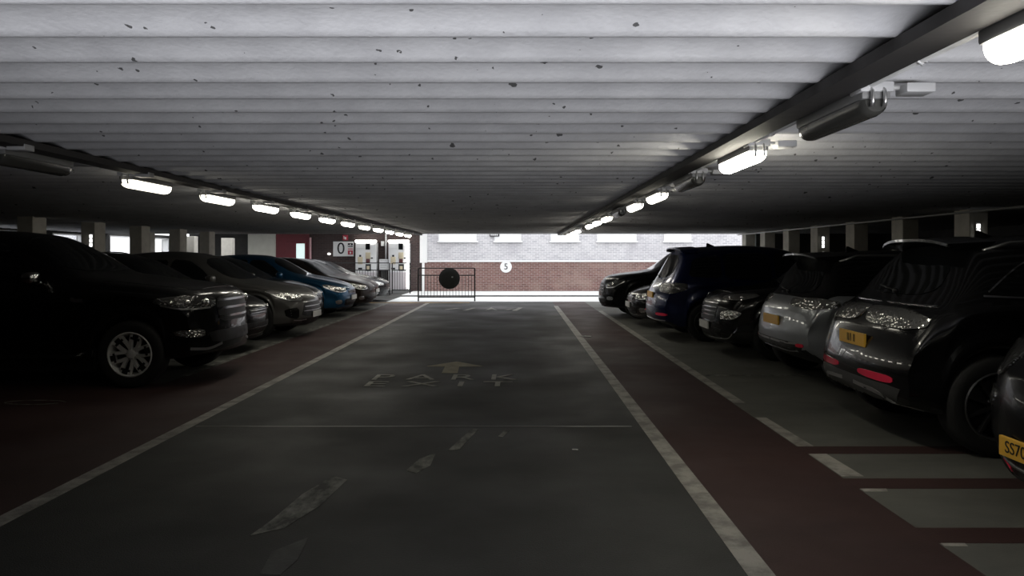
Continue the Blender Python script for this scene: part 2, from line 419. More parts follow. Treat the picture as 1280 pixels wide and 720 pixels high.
# ------------------------------------------------------------------ markings on the floor
mark_n = [0]
def mark(name, pts, m, label, cat='road marking', z=.003, group=None):
    mark_n[0] += 1; z = .001 + .00006*mark_n[0]
    bm = bmesh.new()
    vs = [bm.verts.new((x, y, z)) for x, y in pts]
    f = bm.faces.new(vs)
    if f.normal.z < 0 or True:
        bm.normal_update()
        if f.normal.z < 0: f.normal_flip()
    r = bmesh.ops.extrude_face_region(bm, geom=[f])
    for v in [g for g in r['geom'] if isinstance(g, bmesh.types.BMVert)]: v.co.z = .0002
    bmesh.ops.recalc_face_normals(bm, faces=bm.faces)
    return tag(link_mesh(name, bm, m), label, cat, group)
mark('edge_line', [(-3.0,1),(-2.88,1),(-2.88,CEND),(-3.0,CEND)], line_m, 'long white edge line down the left side of the driving lane')
mark('edge_line', [(1.08,1),(1.21,1),(1.21,22.6),(1.08,22.6)], line_m, 'long white edge line down the right side of the driving lane')
mark('bay_line', [(-4.28,9.3),(-4.16,9.3),(-4.16,24),(-4.28,24)], worn_m, 'worn white line along the front of the left parking bays')
mark('bay_line', [(2.21,5.05),(2.36,5.05),(2.31,6.9),(2.21,6.9)], line_m, 'white paint dash at the front of the bay beside the near black SUV')
mark('bay_line', [(2.21,7.6),(2.33,7.6),(2.33,20.5),(2.21,20.5)], line_m, 'worn white line along the front of the right parking bays')
mark('bay_line', [(2.21,4.72),(2.36,4.72),(2.38,4.78),(2.21,4.78)], line_m, 'short white tick by the middle red cross band')
mark('bay_line', [(2.21,3.83),(2.33,3.83),(2.34,3.88),(2.21,3.88)], line_m, 'short white tick by the nearest red cross band')
for y, l in ((3.98,'nearest'),(4.89,'middle'),(5.735,'furthest')):
    mark('cross_band', [(2.2,y-.11),(5.6,y-.11),(5.6,y+.11),(2.2,y+.11)], red_m, '%s dark red band crossing the pale bay floor on the right' % l, group='red cross bands')
for y in (9.3,12.9,17.7):
    mark('cross_line', [(2.36,y),(6.9,y),(6.9,y+.1),(2.36,y+.1)], worn_m, 'faded divider line between right hand bays about %s of the way back' % {9.3:'a third',12.9:'halfway',17.7:'three quarters'}[y], group='right divider lines')
for i, y in enumerate((10.55,12.97,15.3,17.65,19.9,22.05)):
    mark('cross_line', [(-9,y),(-4.28,y),(-4.28,y+.12),(-9,y+.12)], worn_m, '%s faded divider line between the left hand bays' % ordn[i], group='left divider lines')
mark('joint_strip', [(-2.85,6.52),(1.0,6.52),(1.0,6.545),(-2.85,6.545)], simple('joint_metal', (.16,.16,.15), .4, .4), 'thin pale joint line across the driving lane', 'joint')
mark('yellow_line', [(-5.0,24.0),(-1.6,24.0),(-1.6,24.35),(-5.0,24.35)], yel_m, 'worn yellow line on the floor before the paving')
# worn central dashes
def px(x, y): Y = 1386/(y-321); return ((x-648)*Y/924, Y)
mark('worn_dash', [px(312,670),px(340,650),px(378,618),px(416,595),px(434,600),px(400,632),px(356,660)], worn_m, 'big worn white dash in the near left of the lane')
mark('worn_dash', [px(508,588),px(524,574),px(545,566),px(538,582),px(520,592)], worn_m, 'small worn white patch in the middle of the lane')
mark('worn_dash', [px(560,563),px(590,536),px(598,537),px(574,562)], worn_m, 'thin worn dash behind the small white patch')
mark('worn_dash', [px(622,546),px(632,537),px(638,537),px(628,547)], worn_m, 'faint short dash right of the thin worn dash')
mark('worn_dash', [px(325,718),px(340,690),px(385,672),px(372,700),px(350,719)], mottled('ghost_paint', (.05,.05,.047), (.10,.10,.095), 5., .7, .3, 90), 'ghostly grey patch of old paint at the bottom left')
# lettering
def floor_text(s, cx, cy, w, h, m, label):
    bm = text_bm(s, 1.0, .001)
    xs_ = [v.co.x for v in bm.verts]; ys_ = [v.co.y for v in bm.verts]
    a, b, c, d = min(xs_), max(xs_), min(ys_), max(ys_)
    for v in bm.verts:
        v.co = Vector((cx + ((v.co.x-a)/(b-a)-.5)*w, cy + ((v.co.y-c)/(d-c)-.5)*h, .004+v.co.z))
    t = empty('floor_lettering', (cx, cy, 0)); tag(t, label, 'road lettering')
    cuts = [cx + (q/4-.5)*w for q in range(5)]
    for v in bm.verts: v.co -= Vector((cx, cy, 0))
    left = set(bm.verts); isl = []
    while left:
        st = [left.pop()]; comp = set(st)
        while st:
            v = st.pop()
            for e in v.link_edges:
                o = e.other_vert(v)
                if o in left: left.discard(o); comp.add(o); st.append(o)
        isl.append(comp)
    isl.sort(key=lambda q: min(v.co.x for v in q))
    for comp in isl:
        b2 = bmesh.new(); mp = {v: b2.verts.new(v.co) for v in comp}
        for f in set(f for v in comp for f in v.link_faces): b2.faces.new([mp[v] for v in f.verts])
        link_mesh('letter', b2, m, t)
    bm.free(); return t
floor_text('E X I T', -.93, 8.71, 1.72, .33, letter_m, 'faded white word EXIT painted on the lane')
floor_text('P A R K', -.90, 9.20, 1.78, .40, letter_m, 'faded white word PARK painted above the word EXIT')
mark('floor_arrow', [px(552,466.5),px(572,466.5),px(574,458.5),px(604,458),px(571,452),px(532,458),px(556,458.5)], arrow_m, 'faded yellowish arrow painted on the lane beyond the lettering')
for (a, b) in (((557,387),(572,385.3)),((580,388),(592,385)),((632,387.2),(640,386)),((642,388.4),(650,384.6))):
    (ax, ay), (bx, by) = px(*a), px(*b)
    mark('worn_letter_stroke', [(ax-.05,ay),(ax+.08,ay),(bx+.08,by),(bx-.05,by)], letter_m, 'worn stroke of old lettering by the far end of the lane', group='far worn lettering')
mark('floor_arrow', [px(606,388),px(614,384.2),px(622,388),px(615,386.5)], letter_m, 'small worn arrowhead painted by the far end of the lane')
bm = bmesh.new(); tube(bm, [(-4.98+.30*math.cos(a)*(1.0), 7.62+.11*math.sin(a), .0) for a in [2*PI*k/40 for k in range(38)]], .012, 6)
tube(bm, [(-5.9,7.55,.0),(-5.6,7.57,0),(-5.3,7.56,0)], .012, 6)
for v in bm.verts: v.co.z = max(0, v.co.z*.3)
tag(link_mesh('bay_number', bm, worn_m), 'faint worn loop of paint on the floor before the pickup', 'road marking')
# litter
for (x, y, s, l) in ((1.28,13.85,.11,'white paper scrap lying beside the right edge line'),(.44,5.74,.028,'tiny white scrap lying on the lane in the foreground')):
    bm = bmesh.new()
    n = 5; g = [[bm.verts.new((x+(i/n-.5)*s*1.6+random.uniform(-.1,.1)*s*.5, y+(j/n-.5)*s+random.uniform(-.1,.1)*s*.3, .003+random.random()*s*.12)) for i in range(n+1)] for j in range(n+1)]
    for j in range(n):
        for i in range(n): bm.faces.new((g[j][i], g[j][i+1], g[j+1][i+1], g[j+1][i]))
    r = bmesh.ops.solidify(bm, geom=list(bm.faces), thickness=.001)
    tag(link_mesh('paper_scrap', bm, sign_w), l, 'litter')

# ------------------------------------------------------------------ ceiling lights
def light_fitting(x, y, on, label, group, side=1):
    t = empty('ceiling_light', (x, y, CH-.09)); tag(t, label, 'light', group)
    L2, W = .37, .062
    # housing : half shell above, fixed to the tray
    bm = bmesh.new()
    box(bm, -W, W, -L2, L2, .0, .055, .012)
    link_mesh('housing', bm, housing, t, True, 40)
    bm = bmesh.new(); g = []
    for i, (yy, s) in enumerate(((-L2+.005,.75),(-L2+.02,.92),(-L2+.06,1.),(L2-.06,1.),(L2-.02,.92),(L2-.005,.75))):
        g.append([bm.verts.new((W*.96*s*math.cos(a), yy, -.068*s*abs(math.sin(a))**.8)) for a in [PI*k/12 for k in range(13)]])
    for a, b in zip(g, g[1:]):
        for k in range(12): bm.faces.new((a[k], a[k+1], b[k+1], b[k]))
        bm.faces.new((a[0], b[0], b[-1], a[-1]))
    bm.faces.new(g[0]); bm.faces.new(g[-1][::-1])
    bmesh.ops.recalc_face_normals(bm, faces=bm.faces)
    link_mesh('diffuser', bm, {0: off_dif, 1: lamp_on, 2: lamp_dim, 3: lamp_mid, 4: lamp_hot}[on], t, True, 50)
    # bracket with two clips at the near end
    bm = bmesh.new(); box(bm, -W*1.15, W*1.15, -L2-.01, -L2+.10, .03, .075, .008)
    br = link_mesh('bracket', bm, jbox, t, True, 40)
    for s in (-1, 1):
        bm = bmesh.new()
        tube(bm, [(s*.026,-L2+.0,.05),(s*.026,-L2-.018,.03),(s*.026,-L2-.022,-.01),(s*.026,-L2-.012,-.035)], .008, 8)
        link_mesh('clip', bm, clip_m, br, True)
    bm = bmesh.new(); box(bm, W*1.15+.03, W*1.15+.15, -L2-.05, -L2+.05, .02, .06, .006)
    jb = link_mesh('junction_box', bm, jbox, t, True, 40)
    bm = bmesh.new(); tube(bm, [(W*.6,-L2+.03,.055),(W*1.15+.05,-L2+.01,.05)], .01, 8)
    link_mesh('cable', bm, pvc, jb)
    bm = bmesh.new(); tube(bm, [(0,-L2+.2,.05),(0,-L2+.2,.17)], .008, 6); link_mesh('hanger', bm, steel, t)
    bm = bmesh.new(); tube(bm, [(0,L2-.1,.05),(0,L2-.1,.17)], .008, 6)
    link_mesh('hanger', bm, steel, t)
    return t
right_on = [1,0,4,0,3,3,0,3,1,1,0,1,1,1,1]
for i in range(15):
    y = 1.95+1.515*i
    light_fitting(1.50, y, right_on[i], '%s ceiling light from the camera in the right row, %s' % (('nearest','second','third','fourth','fifth','sixth','seventh','eighth','ninth','tenth','eleventh','twelfth','thirteenth','fourteenth','fifteenth')[i], 'lit' if right_on[i] else 'unlit'), 'ceiling lights of the right row')
left_on = [0,2,3,1,1,1,1,1,1,1,1,1]
for i in range(12):
    y = 5.12+1.575*i
    light_fitting(-3.36, y, left_on[i], '%s ceiling light from the camera in the left row, %s' % (ordn[i], ['unlit','lit','dimly lit','lit'][left_on[i]]), 'ceiling lights of the left row')
for xx, s, nm in ((1.36,1,'right'),(-3.22,-1,'left')):
    bm = bmesh.new()
    box(bm, xx-.075, xx+.075, -2, 24.2, CH-.047, CH-.037); 
    box(bm, xx-.075, xx-.069, -2, 24.2, CH-.037, CH-.002); box(bm, xx+.069, xx+.075, -2, 24.2, CH-.037, CH-.002)
    tag(link_mesh('cable_tray', bm, tray_m), 'long dark steel tray under the ribbed ceiling along the %s lights' % nm, 'cable tray')
    cx = xx + s*.115
    c = empty('conduit', (cx, 0, CH-.03)); tag(c, 'thin pale conduit clipped under the ceiling beside the %s tray' % nm, 'conduit')
    bm = bmesh.new(); tube(bm, [(0,-2,0),(0,24.2,0)], .0125, 10)
    link_mesh('pipe', bm, pvc, c, True)
    for k in range(30):
        yy = .3+.8*k
        if yy > 24: break
        bm = bmesh.new()
        tube(bm, [(-.035,yy,.022),(-.016,yy,.018),(-.014,yy,-.008),(0,yy,-.018),(.014,yy,-.008),(.016,yy,.018),(.035,yy,.022)], .006, 6)
        link_mesh('saddle', bm, jbox, c, True)
bm = bmesh.new(); tube(bm, [(7.12,9,CH-.04),(7.12,CEND-.4,CH-.04)], .018, 10)
tag(link_mesh('conduit', bm, pvc, None, True), 'thin conduit running along the tops of the right columns', 'conduit')

# ------------------------------------------------------------------ pay machines, signs, railings at the far end
def machine(x0, x1, label, strip):
    w = x1-x0; t = empty('pay_machine', ((x0+x1)/2, FY-.02, .0)); tag(t, label, 'pay machine', 'white machines at the far wall')
    W = w/2; F = -.5
    bm = bmesh.new(); box(bm, -W, W, F, 0, .12, 2.08, .015)
    link_mesh('cabinet', bm, white_pt, t, True, 40)
    bm = bmesh.new(); box(bm, -W+.03, W-.03, F+.04, -.02, 0, .12); link_mesh('plinth', bm, steel, t)
    bm = bmesh.new(); box(bm, -W-.01, W+.01, F-.05, F+.1, 2.10, 2.19, .02); link_mesh('header_light', bm, tube_on, t, True, 40)
    bm = bmesh.new(); box(bm, -W+.03, -W+.42, F-.012, F, 1.86, 2.05); link_mesh('name_panel', bm, sign_w, t)
    bm = bmesh.new(); box(bm, -W+.42, -W+.60, F-.02, F, 1.80, 2.05, .004); link_mesh('screen', bm, glass_mk, t)
    bm = bmesh.new(); box(bm, W-.22, W-.04, F-.012, F, 1.6, 2.0); link_mesh('tariff_board', bm, sign_w, t)
    fig = simple('display_cream', (.62,.54,.38), .5) if 'display_cream' not in MATS else MATS['display_cream']
    dk = MATS.get('display_maroon') or simple('display_maroon', (.10,.03,.03), .4)
    for (a, b, z0, z1, m, nm) in ((-W+.10,-W+.30,1.20,1.50,fig,'yellow_panel'),(-W+.16,-W+.24,1.50,1.58,ink,'coin_slot'),(-W+.42,-W+.62,1.42,1.68,fig,'keypad'),
                           (-W+.44,-W+.60,1.26,1.42,dk,'ticket_reader'),(-W+.64,-W+.72,1.42,1.47,ink,'card_slot'),(-W+.42,-W+.64,.92,1.20,ink,'ticket_tray'),(-W+.47,-W+.59,.98,1.12,fig,'ticket'),(-W+.12,-W+.28,.98,1.05,ink,'change_cup')):
        bm = bmesh.new(); box(bm, a, b, F-.03 if nm != 'ticket' else F-.045, F if nm != 'ticket' else F-.031, z0, z1, .006); link_mesh(nm, bm, m, t, True, 40)
    bm = bmesh.new()
    box(bm, -W+.02, W-.02, F-.01, F, .16, .86)
    for k in range(9): box(bm, -W+.06+k*.09, -W+.075+k*.09, F-.018, F-.01, .18, .84)
    link_mesh('lower_door', bm, simple('pale_lilac_panel', (.62,.58,.60), .5), t)
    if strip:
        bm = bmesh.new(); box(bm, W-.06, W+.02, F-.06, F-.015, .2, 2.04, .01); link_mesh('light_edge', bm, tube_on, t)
machine(-6.72, -5.87, 'white pay machine under a lit tube, the one nearer the zero sign', False)
machine(-5.36, -4.52, 'white pay machine with a bright right edge, nearer the white pier', True)
t = empty('help_post', (-5.6, FY-.25, 0)); tag(t, 'small white panel on a dark stand between the two pay machines', 'panel')
bm = bmesh.new(); box(bm, -.18, .18, -.06, .06, .95, 1.40, .01); link_mesh('panel', bm, sign_w, t, True, 40)
bm = bmesh.new(); box(bm, -.12, .12, -.05, .05, 0, .95, .01); link_mesh('stand', bm, wall_dk, t, True, 40)
bm = bmesh.new()
for k in range(4): box(bm, -.13, .13-.05*(k%2), -.066, -.06, 1.33-.09*k, 1.345-.09*k)
link_mesh('printed_lines', bm, simple('grey_print', (.3,.3,.3), .6), t)
bm = bmesh.new(); tube(bm, [(-5.52,FY-.2,1.40),(-5.52,FY-.2,2.74)], .028, 10)
tag(link_mesh('white_pole', bm, white_pt, None, True), 'thin white pole rising to the canopy between the pay machines', 'pole')
bm = bmesh.new(); box(bm, -5.74, -5.62, FY-.12, FY, 1.95, 2.15, .01)
tag(link_mesh('wall_box', bm, sign_w), 'small white box fixed to the dark wall left of the white pole', 'box')
# zero sign
t = empty('level_sign', (-7.33, FY-.02, 1.83)); tag(t, 'white rectangular sign with a big black 0 on the dark brick wall', 'sign')
bm = bmesh.new(); box(bm, -.43, .43, -.03, .02, -.31, .31, .008); link_mesh('board', bm, sign_w, t)
bm = text_bm('0', .68, .004); xform(bm, Matrix.Translation((-.1,-.036,.0)) @ Matrix.Rotation(PI/2, 4, 'X')); link_mesh('numeral', bm, ink, t)
bm = bmesh.new(); box(bm, .19, .40, -.036, -.03, .08, .24); link_mesh('black_symbol', bm, ink, t)
bm = bmesh.new(); box(bm, .19, .40, -.036, -.03, -.24, -.06); box(bm, .19, .40, -.036, -.03, -.02, .02); link_mesh('red_symbol', bm, sign_r, t)
bm = bmesh.new(); box(bm, .21, .25, -.04, -.036, .11, .17); box(bm, .28, .32, -.04, -.036, .11, .21); box(bm, .35, .38, -.04, -.036, .11, .16)
tube(bm, [(.30,-.037,-.20),(.30,-.037,-.12)], .03, 8); link_mesh('white_symbol', bm, sign_w, t)
t = empty('fire_sign', (-7.25, FY-.02, 2.30)); tag(t, 'small red and white square sign above the zero sign', 'sign')
bm = bmesh.new(); box(bm, -.11, .11, -.02, .02, -.11, .11, .004); link_mesh('board', bm, sign_r, t)
bm = bmesh.new(); tube(bm, [(.0,-.022,-.07),(.0,-.022,.03)], .035, 8); box(bm, -.07, -.04, -.026, -.02, -.05, .06); link_mesh('symbol', bm, sign_w, t)
bm = bmesh.new(); ellipsoid(bm, (-7.92,FY-.08,1.62), .07,.08,.05, 2.2)
tag(link_mesh('wall_lamp', bm, simple('lit_wall_lamp', (.9,.9,.9), .4, emit=(1,1,.95), es=1.5), None, True), 'small round white lamp on the dark wall left of the zero sign', 'lamp')
# number 5 sign
t = empty('bay_sign', (-.52, FY-.02, 1.08)); tag(t, 'round white sign with a black 5 on the red brick wall', 'sign')
bm = bmesh.new(); rr = lathe(bm, [(.001,-.025),(.235,-.025),(.245,-.018),(.245,.02)], 'y', 48); link_mesh('disc', bm, sign_w, t, True, 30)
bm = text_bm('5', .36, .003); xform(bm, Matrix.Translation((0,-.03,0)) @ Matrix.Rotation(PI/2, 4, 'X')); link_mesh('numeral', bm, ink, t)
# dark plate under the ceiling edge
t = empty('wall_plate', (-1.0, FY-.04, 2.42)); tag(t, 'tiny dark lettered plate high on the whitewashed wall', 'sign')
bm = bmesh.new(); box(bm, -.2, .2, -.03, .04, -.07, .07, .005); link_mesh('board', bm, ink, t)
bm = bmesh.new()
for k in range(5): box(bm, -.155+.065*k, -.12+.065*k, -.034, -.03, -.035, .035)
link_mesh('letter_marks', bm, sign_w, t)
# railings
def railing(x0, x1, y, z0, ztop, zmid, label, bars):
    t = empty('railing', (x0, y, z0)); tag(t, label, 'railing')
    w = x1-x0; z = lambda v: v-z0
    for xx in (0, w):
        bm = bmesh.new(); box(bm, xx-.022, xx+.022, -.022, .022, 0, z(ztop), .004); link_mesh('post', bm, black_pl, t)
    for zz, nm in ((ztop,'top_rail'),(zmid,'middle_rail'),(z0+.14,'bottom_rail')):
        bm = bmesh.new(); box(bm, .022, w-.022, -.018, .018, z(zz)-.02, z(zz)+.015, .004); link_mesh(nm, bm, black_pl, t)
    for k in range(1, bars):
        xx = w*k/bars
        bm = bmesh.new(); box(bm, xx-.007, xx+.007, -.007, .007, .14, z(zmid)-.02); link_mesh('bar', bm, black_pl, t)
railing(-3.37, -1.47, 24.9, .004, 1.12, .88, 'dark metal guard railing at the deck edge holding a black disc', 18)
railing(-4.95, -4.25, 29.0, .06, 1.26, .98, 'dark railing bay in front of the right pay machine', 7)
railing(-7.4, -5.05, 29.0, -.001, 1.26, .98, 'long dark railing in front of the left pay machine', 22)
t = empty('round_disc', (-2.32, 24.83, .77)); tag(t, 'big round black disc fixed on the guard railing', 'sign')
bm = bmesh.new(); lathe(bm, [(.001,-.045),(.2,-.04),(.34,-.022),(.355,-.012),(.355,.02),(.001,.02)], 'y', 48); link_mesh('disc', bm, disc_k, t, True, 30)
bm = bmesh.new(); box(bm, .08, .13, -.06, -.03, .03, .07, .005); link_mesh('fixing', bm, steel, t)

# ------------------------------------------------------------------ CARS
def interp(keys, x):
    # keys sorted by descending x; monotone cubic-ish (smoothstep-free catmull)
    ks = keys
    if x >= ks[0][0]: return ks[0][1]
    if x <= ks[-1][0]: return ks[-1][1]
    for i in range(len(ks)-1):
        if ks[i][0] >= x >= ks[i+1][0]: break
    x0, v0 = ks[i]; x1, v1 = ks[i+1]
    h = x1-x0; s = (v1-v0)/h
    def slope(j):
        if j == 0 or j == len(ks)-1:
            return None
        a = (ks[j][1]-ks[j-1][1])/(ks[j][0]-ks[j-1][0]); b = (ks[j+1][1]-ks[j][1])/(ks[j+1][0]-ks[j][0])
        if a*b <= 0: return 0.
        return 2*a*b/(a+b)
    m0, m1 = slope(i), slope(i+1)
    m0 = s if m0 is None else m0; m1 = s if m1 is None else m1
    t = (x-x0)/h
    return (2*t**3-3*t*t+1)*v0 + (t**3-2*t*t+t)*h*m0 + (-2*t**3+3*t*t)*v1 + (t**3-t*t)*h*m1
def catmull(pts, n):
    out = []
    for i in range(len(pts)-1):
        p0 = pts[max(i-1,0)]; p1 = pts[i]; p2 = pts[i+1]; p3 = pts[min(i+2,len(pts)-1)]
        for k in range(n):
            t = k/n
            out.append(tuple(.5*((2*b)+(-a+c)*t+(2*a-5*b+4*c-d)*t*t+(-a+3*b-3*c+d)*t**3) for a,b,c,d in zip(p0,p1,p2,p3)))
    out.append(pts[-1]); return out
def chaikin(P, n=2, r=.2):
    for _ in range(n):
        Q = []
        for i in range(len(P)):
            a, b = P[i], P[(i+1)%len(P)]
            Q.append(tuple(a[k]*(1-r)+b[k]*r for k in range(len(a)))); Q.append(tuple(a[k]*r+b[k]*(1-r) for k in range(len(a))))
        P = Q
    return P

class Car:
    def __init__(s, S, paintm):
        s.S = S; s.paint = paintm; s.L = S['L']; s.hw0 = S['W']
        s.xf = -S['fo']; s.xr = -S['fo']-S['wb']; s.R = S['R']; s.Ra = s.R+S.get('gap', .055)
    def low(s, x):
        S = s.S
        z = interp(S['sill'], x)
        for xw in (s.xf, s.xr):
            d = x-xw
            if abs(d) < s.Ra: z = max(z, s.R-.01+math.sqrt(s.Ra**2-d*d))
        return z
    def warp(s, x, y, z):
        S = s.S; L = s.L; hw = s.hw0
        yy = min(1.2, abs(y)/hw)
        df, dr = -x, L+x
        if df < .9:
            w = (1-max(0, df)/.9)**2
            g = S['fc']*yy**S.get('fp', 2.6)
            g += S['fs']*max(0, z-.50)**1.3 + .5*max(0, .38-z)
            x -= w*g
        if dr < .9:
            w = (1-max(0, dr)/.9)**2
            g = S['rc']*yy**S.get('rp', 3.2)
            g += S['rs']*max(0, z-.60)**1.3 + .5*max(0, .42-z)
            x += w*g
        return Vector((x, y, z))
    def ring(s, x, sc=1.):
        S = s.S
        low = s.low(x); T = interp(S['top'], x); belt = min(interp(S['belt'], x), T-.03)
        low = min(low, belt-.1)
        hw = interp(S['hw'], x)
        for xw in (s.xf, s.xr):
            d = abs(x-xw)
            if d < .6: hw += .022*(0.5+.5*math.cos(PI*d/.6))
        h = belt-low
        side = [(hw-.10,low),(hw-.03,low+.012),(hw-.006,low+.05),(hw+.0,low+.25*h),(hw-.012,low+.5*h),(hw+.002,low+.78*h),(hw-.012,low+.93*h),(hw-.045,belt)]
        pts = [(0,low),(hw*.5,low)] + catmull(side, 3)
        H = T-belt; yb = hw-.045; n = S.get('n', 3.4); tum = S['tum']
        K = 14
        for k in range(1, K+1):
            ph = PI/2*k/K
            dz = H*math.sin(ph)**(2/n); y = (yb-tum*dz)*(math.cos(ph)**(2/n) if k < K else 0)
            pts.append((y, belt+dz))
        return pts, (low+T)/2
    def build_body(s):
        S = s.S; xs_ = []
        x = 0.
        while x > -s.L: xs_.append(x); x -= .045
        xs_.append(-s.L)
        for xw in (s.xf, s.xr):
            for k in range(0, 19):
                xs_.append(xw + s.Ra*.999*math.cos(PI*k/18))
        xs_ = sorted(set(round(v, 4) for v in xs_), reverse=True)
        xs2 = [xs_[0]]
        for v in xs_[1:]:
            if xs2[-1]-v > .004: xs2.append(v)
        xs_ = xs2
        bm = bmesh.new(); rings = []
        def addring(x, f=1.):
            half, zc = s.ring(x)
            full = half + [(-y, z) for y, z in half[-2:0:-1]]
            r = []
            for y, z in full:
                y2 = y*f; z2 = zc+(z-zc)*f
                r.append(bm.verts.new(s.warp(x, y2, z2)))
            return r
        for f in (.12, .35, .6, .8, .93): rings.append(addring(0., f))
        for x in xs_: rings.append(addring(x))
        for f in (.93, .8, .6, .35, .12): rings.append(addring(-s.L, f))
        n = len(rings[0])
        for a, b in zip(rings, rings[1:]):
            for k in range(n):
                f = bm.faces.new((a[k], a[(k+1)%n], b[(k+1)%n], b[k]))
                if S.get('roofcol') and 23 <= k < n-23 and b[0].co.x < S['ws'][0][0] and min(a[k].co.z, b[k].co.z) > 1.0: f.material_index = 2
        bm.faces.new(rings[0]); bm.faces.new(rings[-1])
        bmesh.ops.recalc_face_normals(bm, faces=bm.faces)
        cz = S.get('clad', 0)
        for f in bm.faces:
            c = f.calc_center_median()
            if c.z < S['sill'][1][1]+cz or f.normal.z < -.6: f.material_index = 1
        if cz and S.get('archclad', 0):
            for f in bm.faces:
                c = f.calc_center_median()
                for xw in (s.xf, s.xr):
                    if (c.x-xw)**2 + (c.z-s.R+.01)**2 < (s.Ra+.05)**2: f.material_index = 1
        s.bvh = BVHTree.FromBMesh(bm)
        return bm
    # project a set of 3-D guide points along direction d, make a thin shell
    def shell(s, name, P, d, mat, parent, thk=.004, c=.07, rnd=2, rr=.2, smooth=True, push=0.):
        d = Vector(d).normalized(); up = Vector((0,0,1)) if abs(d.z) < .8 else Vector((1,0,0))
        U = up.cross(d).normalized(); V = d.cross(U).normalized()
        Q = [(Vector(p).dot(U), Vector(p).dot(V)) for p in P]
        if rnd: Q = chaikin(Q, rnd, rr)
        bm = bmesh.new()
        f = bm.faces.new([bm.verts.new((u, v, 0)) for u, v in Q])
        bmesh.ops.triangulate(bm, faces=[f])
        for _ in range(7):
            es = [e for e in bm.edges if e.calc_length() > c]
            if not es: break
            bmesh.ops.subdivide_edges(bm, edges=es, cuts=1)
            bmesh.ops.triangulate(bm, faces=[f for f in bm.faces if len(f.verts) > 3])
        for v in bm.verts:
            o = U*v.co.x + V*v.co.y - d*8
            hit, nor, idx, dist = s.bvh.ray_cast(o, d)
            if hit is None:
                mid = U*v.co.x + V*v.co.y + d*(sum((Vector(p).dot(d) for p in P))/len(P))
                hit, nor, idx, dist = s.bvh.find_nearest(mid)
            if nor.dot(d) > 0: nor = -nor
            nn = (nor - d*.6).normalized()
            v.co = hit + nn*(thk+push)
        fs = list(bm.faces)
        bm.normal_update()
        if sum(f.normal.dot(d)*f.calc_area() for f in fs) > 0:
            bmesh.ops.reverse_faces(bm, faces=fs)
        be = [e for e in bm.edges if e.is_boundary]
        r = bmesh.ops.extrude_edge_only(bm, edges=be)
        for g in r['geom']:
            if isinstance(g, bmesh.types.BMVert): g.co += d*(thk+.012)
        o = link_mesh(name, bm, mat, parent, smooth, 50)
        return o
    def strip(s, name, path, w, d, mat, parent, thk=.006, n=6):
        """thin raised strip following a 3-D guide path"""
        d = Vector(d).normalized()
        pts = catmull([tuple(p) for p in path], n); bm = bmesh.new(); prev = None; rows = []
        P = []
        for p in pts:
            hit, nor, i, dd = s.bvh.ray_cast(Vector(p) - d*6 , d)
            if hit is None: hit, nor, i, dd = s.bvh.find_nearest(Vector(p))
            if nor.dot(d) > 0: nor = -nor
            P.append((hit, nor))
        for i, (h, nr) in enumerate(P):
            t = (P[min(i+1,len(P)-1)][0]-P[max(i-1,0)][0]).normalized()
            b = t.cross(nr).normalized()*w/2
            rows.append([bm.verts.new(h - b - nr*.01), bm.verts.new(h - b*.8 + nr*thk), bm.verts.new(h + b*.8 + nr*thk), bm.verts.new(h + b - nr*.01)])
        for a, b in zip(rows, rows[1:]):
            for k in range(3): bm.faces.new((a[k], a[k+1], b[k+1], b[k]))
        bm.faces.new(rows[0]); bm.faces.new(rows[-1][::-1])
        bmesh.ops.recalc_face_normals(bm, faces=bm.faces)
        return link_mesh(name, bm, mat, parent, True, 50)
    def at(s, p, d):
        d = Vector(d).normalized()
        hit, nor, i, dd = s.bvh.ray_cast(Vector(p)-d*6, d)
        if hit is None: hit, nor, i, dd = s.bvh.find_nearest(Vector(p))
        return hit, nor

